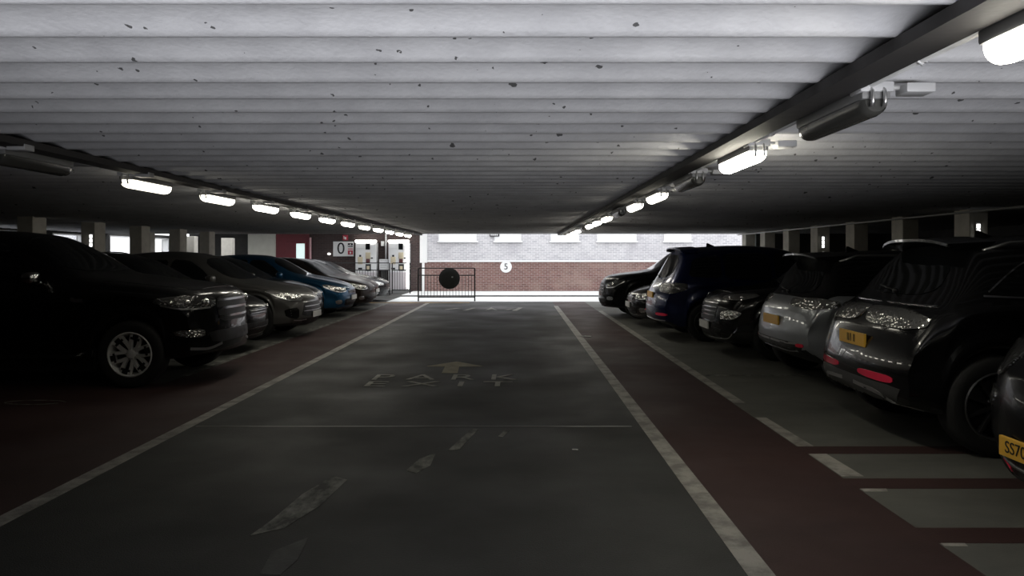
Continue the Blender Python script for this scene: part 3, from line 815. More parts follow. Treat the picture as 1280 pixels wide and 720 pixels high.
WHEELS = {}
def wheel_meshes(R, rim_r, style, matname):
    key = (round(R,3), round(rim_r,3), style, matname)
    if key in WHEELS: return WHEELS[key]
    bm = bmesh.new(); w = .115
    lathe(bm, [(rim_r-.01,-w*.85),(rim_r+.012,-w*.95),(R-.05,-w),(R-.022,-w*.93),(R-.004,-w*.75),(R,-w*.4),(R,w*.4),(R-.004,w*.75),(R-.022,w*.93),(R-.05,w),(rim_r+.012,w*.95),(rim_r-.01,w*.85)], 'y', 56)
    me1 = bpy.data.meshes.new('wheel'); bm.to_mesh(me1); bm.free(); me1.materials.append(rubber)
    me1.polygons.foreach_set('use_smooth', [True]*len(me1.polygons))
    # rim (outer face towards -y)
    bm = bmesh.new()
    lathe(bm, [(rim_r+.004,-w*.92),(rim_r-.008,-w*.98),(rim_r-.02,-w*.85),(rim_r-.035,-w*.2),(rim_r-.04,w*.7)], 'y', 56)
    # back drum
    lathe(bm, [(.001,-.0),(rim_r*.62,-.0),(rim_r-.03,.03)], 'y', 40, mi=1)
    ns = {'six':6,'five':5,'ten':10,'seven':7}[style]
    for k in range(ns):
        a = 2*PI*k/ns + PI/2
        arms = [(0,)] if style in ('ten','seven') else [(-1,),(1,)]
        for (sd,) in arms:
            if style in ('six','five'):
                off0, off1 = sd*.030, sd*(.052 if style == 'six' else .075)
                hw_ = .014 if style == 'five' else .023
            else: off0 = off1 = 0; hw_ = .016 if style == 'ten' else .024
            pr = [(.05, off0, -w*.62), (rim_r*.5, (off0+off1)/2*1.1, -w*.70), (rim_r-.015, off1, -w*.86)]
            rows = []
            for (r_, o_, y_) in pr:
                c = Vector((math.cos(a)*r_ - math.sin(a)*o_, y_, math.sin(a)*r_ + math.cos(a)*o_)); tdir = Vector((-math.sin(a),0,math.cos(a)))
                rows.append([bm.verts.new(c-tdir*hw_+Vector((0,.035,0))), bm.verts.new(c-tdir*hw_*.7), bm.verts.new(c+tdir*hw_*.7), bm.verts.new(c+tdir*hw_+Vector((0,.035,0)))])
            for p, q in zip(rows, rows[1:]):
                for j in range(3): bm.faces.new((p[j], p[j+1], q[j+1], q[j]))
        if style == 'six':   # outer web joining the pair
            c = Vector((math.cos(a)*(rim_r-.05), -w*.80, math.sin(a)*(rim_r-.05)))
            td = Vector((-math.sin(a),0,math.cos(a))); rd = Vector((math.cos(a),0,math.sin(a)))
            bm.faces.new([bm.verts.new(c+td*i*.055+rd*j*.035) for i, j in ((-1,-1),(1,-1),(1,1),(-1,1))]).material_index = 1
    lathe(bm, [(.0005,-w*.80),(.035,-w*.79),(.05,-w*.72),(.055,-w*.55),(.07,-w*.4),(.07,.0)], 'y', 24)
    for k in range(5):
        a = 2*PI*k/5; ellipsoid(bm, (.062*math.cos(a), -w*.48, .062*math.sin(a)), .011,.012,.011, 2.4, 8, 6)
    bmesh.ops.recalc_face_normals(bm, faces=bm.faces)
    me2 = bpy.data.meshes.new('rim'); bm.to_mesh(me2); bm.free()
    me2.materials.append(MATS[matname]); me2.materials.append(black_pl)
    me2.polygons.foreach_set('use_smooth', [True]*len(me2.polygons)); me2.set_sharp_from_angle(angle=math.radians(35))
    WHEELS[key] = (me1, me2); return me1, me2

def plate(c, parent, x, z, front, col, text, tilt=0):
    hit, nor = c.at((x, 0, z), (-1 if front else 1, 0, 0))
    bm = bmesh.new(); box(bm, -.015, .006, -.26, .26, -.056, .056, .004)
    o = link_mesh('number_plate', bm, col, parent)
    o.location = hit + Vector((.018 if front else -.018, 0, 0)); o.rotation_euler = (0, tilt, 0 if front else PI)
    if text:
        bm = text_bm(text, .095, .001)
        M = Matrix.Translation((.0075,0,0)) @ Matrix.Rotation(PI/2, 4, 'Z') @ Matrix.Rotation(PI/2, 4, 'X')
        xform(bm, M); link_mesh('characters', bm, plate_k, o)
    return o

def make_car(S, paintm, label, cat='car', mats=None):
    c = Car(S, paintm); L = c.L; W = S['W']
    t = empty(S.get('name', 'car'), (0,0,0)); tag(t, label, cat, None)
    bm = c.build_body()
    body = link_mesh('body', bm, [paintm, black_pl, S.get('roofcol') or paintm], t, True, 42)
    gl = S.get('glass', glass_m)
    # underbody
    bm = bmesh.new(); box(bm, c.xr+c.Ra-.02, c.xf-c.Ra+.02, -W+.12, W-.12, .17, .45, .02)
    box(bm, c.xf-.06, c.xf+.06, -W+.25, W-.25, c.R-.09, c.R+.05, .02); box(bm, c.xr-.06, c.xr+.06, -W+.25, W-.25, c.R-.09, c.R+.05, .02)
    box(bm, c.xf-c.Ra, c.xf+c.Ra, -W+.32, W-.32, c.R-.02, .8); box(bm, c.xr-c.Ra, c.xr+c.Ra, -W+.32, W-.32, c.R-.02, .8)
    link_mesh('underbody', bm, black_pl, t)
    # wheels
    me1, me2 = wheel_meshes(c.R, S['rim'], S.get('spoke','five'), S.get('rimmat','alloy_dk') if S.get('rimmat','alloy_dk') in MATS else 'dark_alloy')
    for xw in (c.xf, c.xr):
        for sd in (-1, 1):
            w = bpy.data.objects.new('wheel', me1); COL.objects.link(w); w.parent = t
            w.location = (xw, sd*(W-.125), c.R); w.rotation_euler = (0, 0.4*(xw+sd), 0 if sd < 0 else PI)
            r = bpy.data.objects.new('rim', me2); COL.objects.link(r); r.parent = w
    SD = lambda sd: (0, -sd, 0)
    # glass
    c.shell('windscreen', S['ws'], S.get('wsdir', (-1,0,-.6)), gl, t, .004, .08)
    if S.get('rw'): c.shell('rear_window', S['rw'], S.get('rwdir', (1,0,-.3)), gl, t, .005, .08)
    for sd in (-1, 1):
        for poly in S['sw']:
            c.shell('side_window', [(x, sd*W, z) for x, z in poly], SD(sd), gl, t, .004, .07, 1, .12)
        if S.get('belt_chrome'):
            c.strip('window_trim', [(x, sd*W, z) for x, z in S['belt_chrome']], .018, SD(sd), chrome, t)
        for poly in S['doors']:
            d_ = c.shell('door', [(x, sd*W, z) for x, z in poly], SD(sd), paintm, t, .003, .09, 1, .05)
            xh, zh = poly[S.get('hcorner', 0)]
            bx = min(p[0] for p in poly); bz = max(p[1] for p in poly)
            hit, nor = c.at((bx+.16, sd*W, bz-.13), SD(sd))
            bm = bmesh.new(); ellipsoid(bm, (hit.x, hit.y+sd*.022, hit.z), .10, .014, .014, 3.2)
            for q in (-.075, .075): ellipsoid(bm, (hit.x+q, hit.y+sd*.008, hit.z), .018, .02, .014, 3)
            link_mesh('door_handle', bm, S.get('handlemat', paintm), d_, True)
        # mirror
        mx, mz = S['mirror']
        hit, nor = c.at((mx, sd*W, mz-.06), SD(sd))
        bm = bmesh.new(); ellipsoid(bm, (hit.x+.0, hit.y+sd*.135, mz+.02), .07, .105, .072, 3.0)
        tube(bm, [(hit.x+.03, hit.y-sd*.02, mz-.05), (hit.x+.02, hit.y+sd*.07, mz-.03)], .022, 8)
        mo = link_mesh('mirror', bm, S.get('mirrormat', paintm), t, True)
        bm = bmesh.new(); ellipsoid(bm, (hit.x-.055, hit.y+sd*.135, mz+.02), .02, .09, .058, 3.2)
        link_mesh('mirror_glass', bm, chrome, mo, True)
        # headlights
        for HL in S['hl']:
            h = c.shell('headlight', [(x, sd*y, z) for x, y, z in HL['p']], (-1, -sd*HL.get('k',.9), 0), HL.get('m', lens_dark), t, .006, .05, 2, .18)
            for (x, y, z, r_) in HL.get('proj', []):
                hit, nor = c.at((x, sd*y, z), (-1, -sd*HL.get('k',.9), 0))
                bm = bmesh.new(); ellipsoid(bm, (0,0,0), r_*.7, r_, r_*.9, 2.1, 16, 10)
                pr = link_mesh('projector', bm, reflect, h, True); pr.location = hit
            if HL.get('drl'): c.strip('daytime_light', [(x, sd*y, z) for x, y, z in HL['drl']], .02, (-1, -sd*HL.get('k',.9), 0), silver_t, h, .012)
        for TL in S['tl']:
            c.shell('tail_light', [(x, sd*y, z) for x, y, z in TL['p']], (1, -sd*TL.get('k',.8), 0), TL.get('m', red_lens), t, .012, .05, 2, .15)
        if S.get('fog'):
            f_ = c.shell('fog_light', [(x, sd*y, z) for x, y, z in S['fog']], (-1, -sd*.5, 0), S.get('fogmat', lens_clear), t, .006, .05, 1, .2)
        if S.get('refl'):
            c.shell('rear_reflector', [(x, sd*y, z) for x, y, z in S['refl']], (1, -sd*.55, 0), S.get('reflmat', red_ref), t, .008, .05, 2, .2)
        for st in S.get('fstrips', []):
            c.strip(st[0], [(x, sd*y, z) for x, y, z in st[1]], st[2], (-1, -sd*.5, 0), st[3], t)
        for st in S.get('rstrips', []):
            c.strip(st[0], [(x, sd*y, z) for x, y, z in st[1]], st[2], (1, -sd*.5, 0), st[3], t)
        for st in S.get('sstrips', []):
            c.strip(st[0], [(x, sd*W, z) for x, z in st[1]], st[2], SD(sd), st[3], t)
        if S.get('rails'):
            x0_, x1_, yy, zz = S['rails']; P = []
            for k in range(9):
                x = x0_ + (x1_-x0_)*k/8; hit, nor = c.at((x, sd*yy, 3), (0,0,-1)) if True else None
                P.append((x, sd*yy, hit.z + (.035 if 0 < k < 8 else -.005)))
            bm = bmesh.new(); tube(bm, P, .014, 8); link_mesh('roof_rail', bm, S.get('railmat', silver_t), t, True)
    # grille and intakes
    for G in S.get('grille', []):
        g = c.shell('grille', [(x, y, z) for x, y, z in G['p']] , (-1,0,0), grille_k, t, .004, .06, 1, .12)
        for k, (y0, y1, z) in enumerate(G.get('bars', [])):
            c.strip('grille_bar', [(0, y0+(y1-y0)*q/4, z) for q in range(5)], G.get('bw', .022), (-1,0,0), G.get('m', dark_ch), g, .014, 3)
    for G in S.get('rear_panels', []):
        c.shell(G[0], G[1], (1,0,0), G[2], t, .005, .07, 1, .1)
    if S.get('bonnet'):
        c.shell('bonnet', S['bonnet'], (0,0,-1), paintm, t, .003, .08, 1, .1)
    if S.get('spoiler'):
        x, z, hy, ln = S['spoiler']; bm = bmesh.new(); rows = []
        for k in range(13):
            q = k/6-1; y = q*hy; dz = -.05*abs(q)**3; dx = .06*abs(q)**3
            rows.append([bm.verts.new((x+.22+dx, y, z+dz+.012)), bm.verts.new((x-ln+dx, y, z+dz-.008)), bm.verts.new((x-ln+dx, y, z+dz-.03)), bm.verts.new((x+.12+dx, y, z+dz-.07))])
        for a, b in zip(rows, rows[1:]):
            for k in range(4): bm.faces.new((a[k], a[(k+1)%4], b[(k+1)%4], b[k]))
        bm.faces.new(rows[0]); bm.faces.new(rows[-1][::-1]); bmesh.ops.recalc_face_normals(bm, faces=bm.faces)
        link_mesh('spoiler', bm, S.get('spoilmat', paintm), t, True, 40)
    if S.get('fin'):
        x = S['fin']; hit, nor = c.at((x,0,3), (0,0,-1)); bm = bmesh.new()
        rows = []
        for (dx, h, w) in ((.10,.0,.004),(.02,.035,.014),(-.04,.062,.016),(-.065,.06,.012),(-.07,.0,.02)):
            rows.append([bm.verts.new((x+dx, -w-.006, hit.z-.01)), bm.verts.new((x+dx, 0, hit.z+h)), bm.verts.new((x+dx, w+.006, hit.z-.01))])
        for a, b in zip(rows, rows[1:]):
            for k in range(2): bm.faces.new((a[k], a[k+1], b[k+1], b[k]))
        bm.faces.new(rows[-1]); bmesh.ops.recalc_face_normals(bm, faces=bm.faces)
        link_mesh('antenna_fin', bm, black_gl, t, True)
    if S.get('wiper'):
        x, z = S['wiper']; d_ = (1,0,-.1)
        P = [c.at((x, q, z+q*.12), d_)[0] + Vector((-.03,0,.0)) for q in (-.02, .15, .32)]
        bm = bmesh.new(); tube(bm, P, .009, 6); ellipsoid(bm, P[0], .02,.025,.02, 2.5)
        link_mesh('rear_wiper', bm, black_pl, t, True)
    if S.get('step'):
        for sd in (-1,1):
            bm = bmesh.new(); tube(bm, [(c.xf-c.Ra-.05, sd*(W-.06), .40), (c.xf-c.Ra-.15, sd*(W+.02), .36), (c.xr+c.Ra+.15, sd*(W+.02), .36), (c.xr+c.Ra+.05, sd*(W-.06), .40)], .035, 10)
            link_mesh('side_step', bm, S.get('stepmat', black_gl), t, True)
    for P_ in S.get('plates', []):
        plate(c, t, *P_)
    t['_c'] = 0; del t['_c']
    return t, c

def spec(kind, **kw):
    if kind == 'suv':
        S = dict(L=4.6, W=.93, fo=.88, wb=2.75, R=.365, rim=.245, fc=.26, fs=.20, rc=.22, rs=.28, tum=.30,
            sill=[(0,.25),(-.4,.24),(-4.2,.26),(-4.6,.36)],
            top=[(0,.80),(-.06,.90),(-.2,.965),(-1.1,1.08),(-1.25,1.11),(-1.95,1.555),(-2.3,1.63),(-2.9,1.66),(-3.7,1.62),(-4.12,1.56),(-4.3,1.40),(-4.48,1.12),(-4.56,1.0),(-4.6,.85)],
            belt=[(0,.70),(-.2,.86),(-1.2,.99),(-2.4,1.03),(-3.6,1.09),(-4.2,1.08),(-4.5,.98),(-4.6,.78)],
            hw=[(0,.84),(-.5,.905),(-1.2,.915),(-3.6,.915),(-4.2,.89),(-4.6,.83)],
            ws=[(-1.25,-.70,1.12),(-1.25,.70,1.12),(-1.95,.58,1.53),(-1.95,-.58,1.53)],
            rw=[(-4.4,-.60,1.14),(-4.4,.60,1.14),(-4.1,.52,1.48),(-4.1,-.52,1.48)],
            sw=[[(-1.55,1.03),(-2.45,1.06),(-2.45,1.50),(-2.1,1.48),(-1.75,1.28)],[(-2.52,1.06),(-3.3,1.09),(-3.3,1.50),(-2.52,1.51)],[(-3.37,1.10),(-3.95,1.14),(-3.78,1.42),(-3.37,1.49)]],
            doors=[[(-1.38,.36),(-2.46,.36),(-2.46,.99),(-1.38,.96)],[(-2.5,.36),(-3.15,.36),(-3.42,.75),(-3.46,1.03),(-2.5,1.0)]],
            mirror=(-1.62,1.08), clad=.10,
            hl=[dict(p=[(-.10,.52,.80),(-.05,.5,.70),(-.3,.82,.72),(-.55,.92,.86),(-.45,.88,.90)], proj=[(-.15,.6,.755,.04),(-.25,.74,.79,.045)], drl=[(-.12,.55,.70),(-.28,.78,.72),(-.5,.9,.85)])],
            tl=[dict(p=[(-4.5,.42,1.0),(-4.5,.40,.90),(-4.35,.85,.88),(-4.05,.92,.95),(-4.1,.9,1.04)])],
            grille=[dict(p=[(0,-.45,.80),(0,.45,.80),(0,.42,.55),(0,-.42,.55)], bars=[(-.42,.42,.74),(-.42,.42,.67),(-.41,.41,.60)]), dict(p=[(0,-.60,.44),(0,.60,.44),(0,.52,.30),(0,-.52,.30)])],
            fog=[(-.12,.62,.50),(-.12,.62,.42),(-.28,.80,.42),(-.28,.80,.50)],
            refl=[(-4.55,.52,.55),(-4.55,.52,.48),(-4.42,.84,.49),(-4.42,.84,.56)],
            bonnet=[(-.28,-.55,1),(-.28,.55,1),(-.6,.70,1),(-1.15,.74,1),(-1.15,-.74,1),(-.6,-.70,1)],
            spoiler=(-4.12,1.59,.56,.14), fin=-3.85, wiper=(-4.5,1.12), rails=None,
            plates=[], )
    elif kind == 'hatch':
        S = dict(L=4.25, W=.89, fo=.84, wb=2.6, R=.325, rim=.215, fc=.28, fs=.32, rc=.22, rs=.3, tum=.36,
            sill=[(0,.20),(-.4,.19),(-3.9,.21),(-4.25,.32)],
            top=[(0,.66),(-.07,.74),(-.22,.80),(-1.0,.965),(-1.12,.99),(-1.95,1.40),(-2.3,1.47),(-2.7,1.485),(-3.4,1.45),(-3.8,1.38),(-4.0,1.18),(-4.14,.98),(-4.2,.9),(-4.25,.78)],
            belt=[(0,.58),(-.2,.71),(-1.1,.88),(-2.3,.93),(-3.4,.98),(-3.9,.97),(-4.15,.88),(-4.25,.70)],
            hw=[(0,.80),(-.5,.87),(-1.2,.88),(-3.3,.88),(-3.9,.86),(-4.25,.80)],
            ws=[(-1.13,-.66,1.0),(-1.13,.66,1.0),(-1.92,.55,1.38),(-1.92,-.55,1.38)],
            rw=[(-4.05,-.56,1.0),(-4.05,.56,1.0),(-3.8,.50,1.33),(-3.8,-.50,1.33)],
            sw=[[(-1.5,.93),(-2.4,.96),(-2.4,1.36),(-2.1,1.35),(-1.8,1.18)],[(-2.47,.96),(-3.45,1.02),(-3.3,1.28),(-3.0,1.34),(-2.47,1.37)]],
            doors=[[(-1.3,.28),(-2.4,.28),(-2.4,.90),(-1.3,.85)],[(-2.44,.28),(-2.95,.28),(-3.2,.65),(-3.25,.94),(-2.44,.91)]],
            mirror=(-1.58,.98), clad=.05, archclad=0,
            hl=[dict(p=[(-.08,.46,.68),(-.08,.48,.60),(-.3,.76,.60),(-.62,.87,.76),(-.5,.82,.79)], proj=[(-.18,.58,.64,.045),(-.30,.72,.67,.045)], m=lens_clear, drl=[(-.12,.52,.61),(-.3,.74,.61),(-.55,.86,.73)])],
            tl=[dict(p=[(-4.1,.5,.92),(-4.1,.48,.80),(-3.95,.84,.80),(-3.72,.87,.92)])],
            grille=[dict(p=[(0,-.40,.64),(0,.40,.64),(0,.36,.56),(0,-.36,.56)], bars=[(-.37,.37,.62),(-.36,.36,.58)], bw=.014), dict(p=[(0,-.58,.44),(0,.58,.44),(0,.50,.27),(0,-.50,.27)], bars=[(-.5,.5,.36)], bw=.015)],
            fog=[(-.14,.66,.42),(-.14,.66,.32),(-.28,.78,.32),(-.28,.80,.42)],
            refl=[(-4.2,.52,.42),(-4.2,.52,.37),(-4.08,.80,.37),(-4.08,.80,.42)],
            bonnet=[(-.3,-.5,1),(-.3,.5,1),(-.6,.64,1),(-1.05,.70,1),(-1.05,-.70,1),(-.6,-.64,1)],
            spoiler=(-3.82,1.42,.52,.10), fin=-3.6, wiper=(-4.12,1.0), plates=[], )
    elif kind == 'saloon':
        S = dict(L=4.65, W=.90, fo=.86, wb=2.75, R=.325, rim=.22, fc=.30, fs=.35, rc=.26, rs=.2, tum=.40,
            sill=[(0,.19),(-.4,.18),(-4.3,.20),(-4.65,.32)],
            top=[(0,.62),(-.07,.69),(-.25,.76),(-1.2,.93),(-1.32,.96),(-2.1,1.34),(-2.5,1.42),(-2.9,1.42),(-3.4,1.36),(-4.05,1.07),(-4.2,1.03),(-4.55,1.0),(-4.62,.94),(-4.65,.82)],
            belt=[(0,.54),(-.2,.67),(-1.3,.86),(-2.5,.90),(-3.6,.94),(-4.2,.94),(-4.5,.90),(-4.65,.74)],
            hw=[(0,.80),(-.5,.88),(-1.2,.89),(-3.6,.89),(-4.2,.87),(-4.65,.80)],
            ws=[(-1.34,-.66,1.0),(-1.34,.66,1.0),(-2.1,.55,1.32),(-2.1,-.55,1.32)],
            rw=[(-4.0,-.58,1.1),(-4.0,.58,1.1),(-3.5,.52,1.32),(-3.5,-.52,1.32)], rwdir=(.5,0,-1),
            sw=[[(-1.7,.91),(-2.6,.94),(-2.6,1.31),(-2.3,1.29),(-2.0,1.13)],[(-2.67,.94),(-3.6,.98),(-3.4,1.2),(-3.1,1.28),(-2.67,1.31)]],
            doors=[[(-1.5,.27),(-2.6,.27),(-2.6,.88),(-1.5,.84)],[(-2.64,.27),(-3.15,.27),(-3.4,.62),(-3.45,.92),(-2.64,.89)]],
            mirror=(-1.78,.96), clad=.04, archclad=0,
            hl=[dict(p=[(-.08,.46,.62),(-.08,.48,.55),(-.3,.76,.55),(-.62,.87,.69),(-.5,.82,.72)], proj=[(-.18,.58,.59,.04),(-.30,.72,.62,.04)], m=lens_clear)],
            tl=[dict(p=[(-4.6,.4,.90),(-4.6,.40,.78),(-4.45,.82,.78),(-4.2,.88,.88)])],
            grille=[dict(p=[(0,-.36,.60),(0,.36,.60),(0,.30,.46),(0,-.30,.46)], bars=[(-.33,.33,.56),(-.32,.32,.52)], bw=.014), dict(p=[(0,-.6,.38),(0,.6,.38),(0,.52,.25),(0,-.52,.25)])],
            refl=None, bonnet=[(-.32,-.5,1),(-.32,.5,1),(-.6,.64,1),(-1.22,.70,1),(-1.22,-.70,1),(-.6,-.64,1)],
            fin=-3.4, plates=[], )
    elif kind == 'pickup':
        S = dict(name='pickup_truck', L=5.3, W=.94, fo=.88, wb=3.2, R=.385, rim=.255, gap=.075, fc=.30, fs=.10, rc=.12, rs=.0, tum=.30,
            spoke='six', sill=[(0,.36),(-.4,.32),(-4.9,.40),(-5.3,.50)],
            top=[(0,1.0),(-.05,1.07),(-.2,1.12),(-1.3,1.27),(-1.56,1.32),(-1.95,1.57),(-2.41,1.78),(-3.0,1.83),(-3.5,1.80),(-3.75,1.74),(-3.86,1.45),(-3.93,1.16),(-4.1,1.12),(-5.2,1.12),(-5.3,1.05)],
            belt=[(0,.90),(-.2,1.02),(-1.3,1.12),(-2.6,1.13),(-3.8,1.13),(-5.2,1.07),(-5.3,.98)],
            hw=[(0,.85),(-.5,.90),(-1.2,.91),(-4.6,.91),(-5.3,.90)],
            ws=[(-1.56,-.72,1.34),(-1.56,.72,1.34),(-2.36,.62,1.73),(-2.36,-.62,1.73)],
            rw=[(-3.9,-.6,1.2),(-3.9,.6,1.2),(-3.8,.56,1.6),(-3.8,-.56,1.6)],
            sw=[[(-1.95,1.17),(-2.72,1.18),(-2.72,1.66),(-2.5,1.65),(-2.14,1.40)],[(-2.76,1.18),(-3.6,1.20),(-3.55,1.62),(-2.76,1.66)]],
            doors=[[(-1.62,.46),(-2.7,.46),(-2.7,1.11),(-1.62,1.08)],[(-2.74,.46),(-3.35,.46),(-3.62,.8),(-3.62,1.11),(-2.74,1.11)]],
            mirror=(-1.95,1.24), clad=.04, handlemat=chrome, mirrormat=chrome,
            hl=[dict(p=[(-.06,.50,1.03),(-.06,.50,.90),(-.3,.86,.88),(-.62,.93,.97),(-.58,.93,1.02),(-.3,.84,1.05)], k=1.0, proj=[(-.14,.62,.965,.055),(-.3,.78,.965,.05),(-.42,.88,.97,.035)], m=lens_dark, drl=[(-.12,.56,.90),(-.3,.84,.895),(-.52,.92,.94)])],
            tl=[dict(p=[(-5.28,.80,1.0),(-5.28,.80,.65),(-5.1,.93,.65),(-5.1,.93,1.0)])],
            grille=[dict(p=[(0,-.46,1.02),(0,.46,1.02),(0,.42,.72),(0,-.42,.72)], bars=[(-.45,.45,.98),(-.44,.44,.88),(-.43,.43,.78)], bw=.035), dict(p=[(0,-.62,.62),(0,.62,.62),(0,.55,.48),(0,-.55,.48)])],
            fog=[(-.14,.66,.66),(-.14,.66,.56),(-.34,.88,.58),(-.36,.90,.65)],
            refl=None, bonnet=[(-.25,-.6,1),(-.25,.6,1),(-.6,.72,1),(-1.35,.76,1),(-1.35,-.76,1),(-.6,-.72,1)],
            fstrips=[('chrome_bumper_blade', [(-.03,.40,.46),(-.10,.62,.42),(-.26,.82,.44)], .035, silver_t)],
            sstrips=[('wing_badge', [(-1.42,1.0),(-1.50,1.0),(-1.56,1.02)], .05, chrome)],
            rails=None, step=True, plates=[], )
    S.update(kw); return S

black  = paint('black_car_paint', (.0045,.0045,.005))
black2 = paint('soft_black_paint', (.006,.006,.007), 0, .25, .15, .1)
grey_p = paint('warm_grey_paint', (.085,.082,.078), .25, .35)
blue_l = paint('bright_blue_paint', (.010,.075,.16), .5, .28)
blue_d = paint('deep_blue_paint', (.004,.010,.055), .35, .25)
silver = paint('silver_grey_paint', (.30,.315,.34), .45, .32)
brown  = paint('dark_bronze_paint', (.03,.023,.020), .1, .3, .10, .05)
maroon = paint('dark_red_paint_car', (.03,.010,.009), .1, .3, .10, .05)

def place(t, x, y, rot=0.): t.location = (x, y, 0); t.rotation_euler.z = rot
# ---- left row, noses towards the lane (+x)
t, c = make_car(spec('pickup', rimmat='silver_alloy'), black, 'black double cab pickup with silver six spoke wheels at the front left', 'pickup truck'); place(t, -3.55, 9.34)
t, c = make_car(spec('hatch', L=4.2, spoiler=None), black, 'black hatchback between the pickup and the grey SUV', 'car'); 
t.scale = (1,1,1.06); place(t, -4.12, 11.85)
suvg = spec('suv', fs=.34, fc=.30, spoke='five',
    top=[(0,.70),(-.06,.80),(-.22,.885),(-1.0,1.02),(-1.2,1.06),(-2.0,1.50),(-2.3,1.58),(-2.8,1.60),(-3.5,1.54),(-4.0,1.42),(-4.3,1.24),(-4.48,1.06),(-4.56,.98),(-4.6,.85)],
    belt=[(0,.62),(-.2,.79),(-1.2,.95),(-2.4,.99),(-3.6,1.04),(-4.2,1.04),(-4.5,.96),(-4.6,.78)],
    ws=[(-1.25,-.70,1.08),(-1.25,.70,1.08),(-1.95,.58,1.47),(-1.95,-.58,1.47)],
    sw=[[(-1.6,1.0),(-2.45,1.02),(-2.45,1.45),(-2.15,1.43),(-1.85,1.25)],[(-2.52,1.02),(-3.5,1.06),(-3.3,1.36),(-3.0,1.43),(-2.52,1.45)]],
    hl=[dict(p=[(-.16,.52,.80),(-.12,.50,.70),(-.35,.80,.72),(-.72,.92,.88),(-.6,.88,.90)], proj=[(-.22,.6,.75,.04),(-.36,.76,.79,.045)], m=lens_clear, k=.9, drl=[(-.14,.55,.70),(-.34,.8,.72),(-.66,.9,.86)])],
    grille=[dict(p=[(0,-.50,.66),(0,.50,.66),(0,.62,.40),(0,-.62,.40)], bars=[(-.5,.5,.58),(-.55,.55,.50)], bw=.012, m=silver_t), dict(p=[(0,-.62,.36),(0,.62,.36),(0,.5,.28),(0,-.5,.28)])],
    fog=[(-.16,.66,.58),(-.18,.66,.36),(-.34,.84,.40),(-.34,.86,.56)], fogmat=black_gl, fstrips=[('chrome_bumper_blade', [(-.05,.45,.34),(-.12,.62,.335),(-.22,.76,.345)], .02, silver_t)],
    clad=.06, plates=[(0,.42,True,plate_w,'')])
t, c = make_car(suvg, grey_p, 'warm grey SUV with swept headlights, third in the left row'); place(t, -3.88, 14.2)
t, c = make_car(spec('hatch'), black, 'black hatchback in the left row between the grey SUV and the blue car'); t.scale=(1,1,1.04); place(t, -4.45, 16.55)
t, c = make_car(spec('hatch', L=4.35, plates=[(0,.46,True,plate_w,'')]), blue_l, 'bright blue hatchback with large clear headlights in the left row'); t.scale=(1,1,1.05); place(t, -4.2, 18.85)
t, c = make_car(spec('hatch', glass=glass_mk), brown, 'dark bronze hatchback parked just beyond the blue car'); t.scale=(1,.96,1); place(t, -4.12, 21.05)
t, c = make_car(spec('hatch', glass=glass_mk, plates=[(0,.46,True,plate_w,'')]), maroon, 'dark reddish hatchback before the last car of the left row'); t.scale=(1,.96,.98); place(t, -4.42, 23.15)
t, c = make_car(spec('saloon', L=4.5, glass=glass_mk), black2, 'black saloon last in the left row next to the paving'); place(t, -4.45, 25.3)

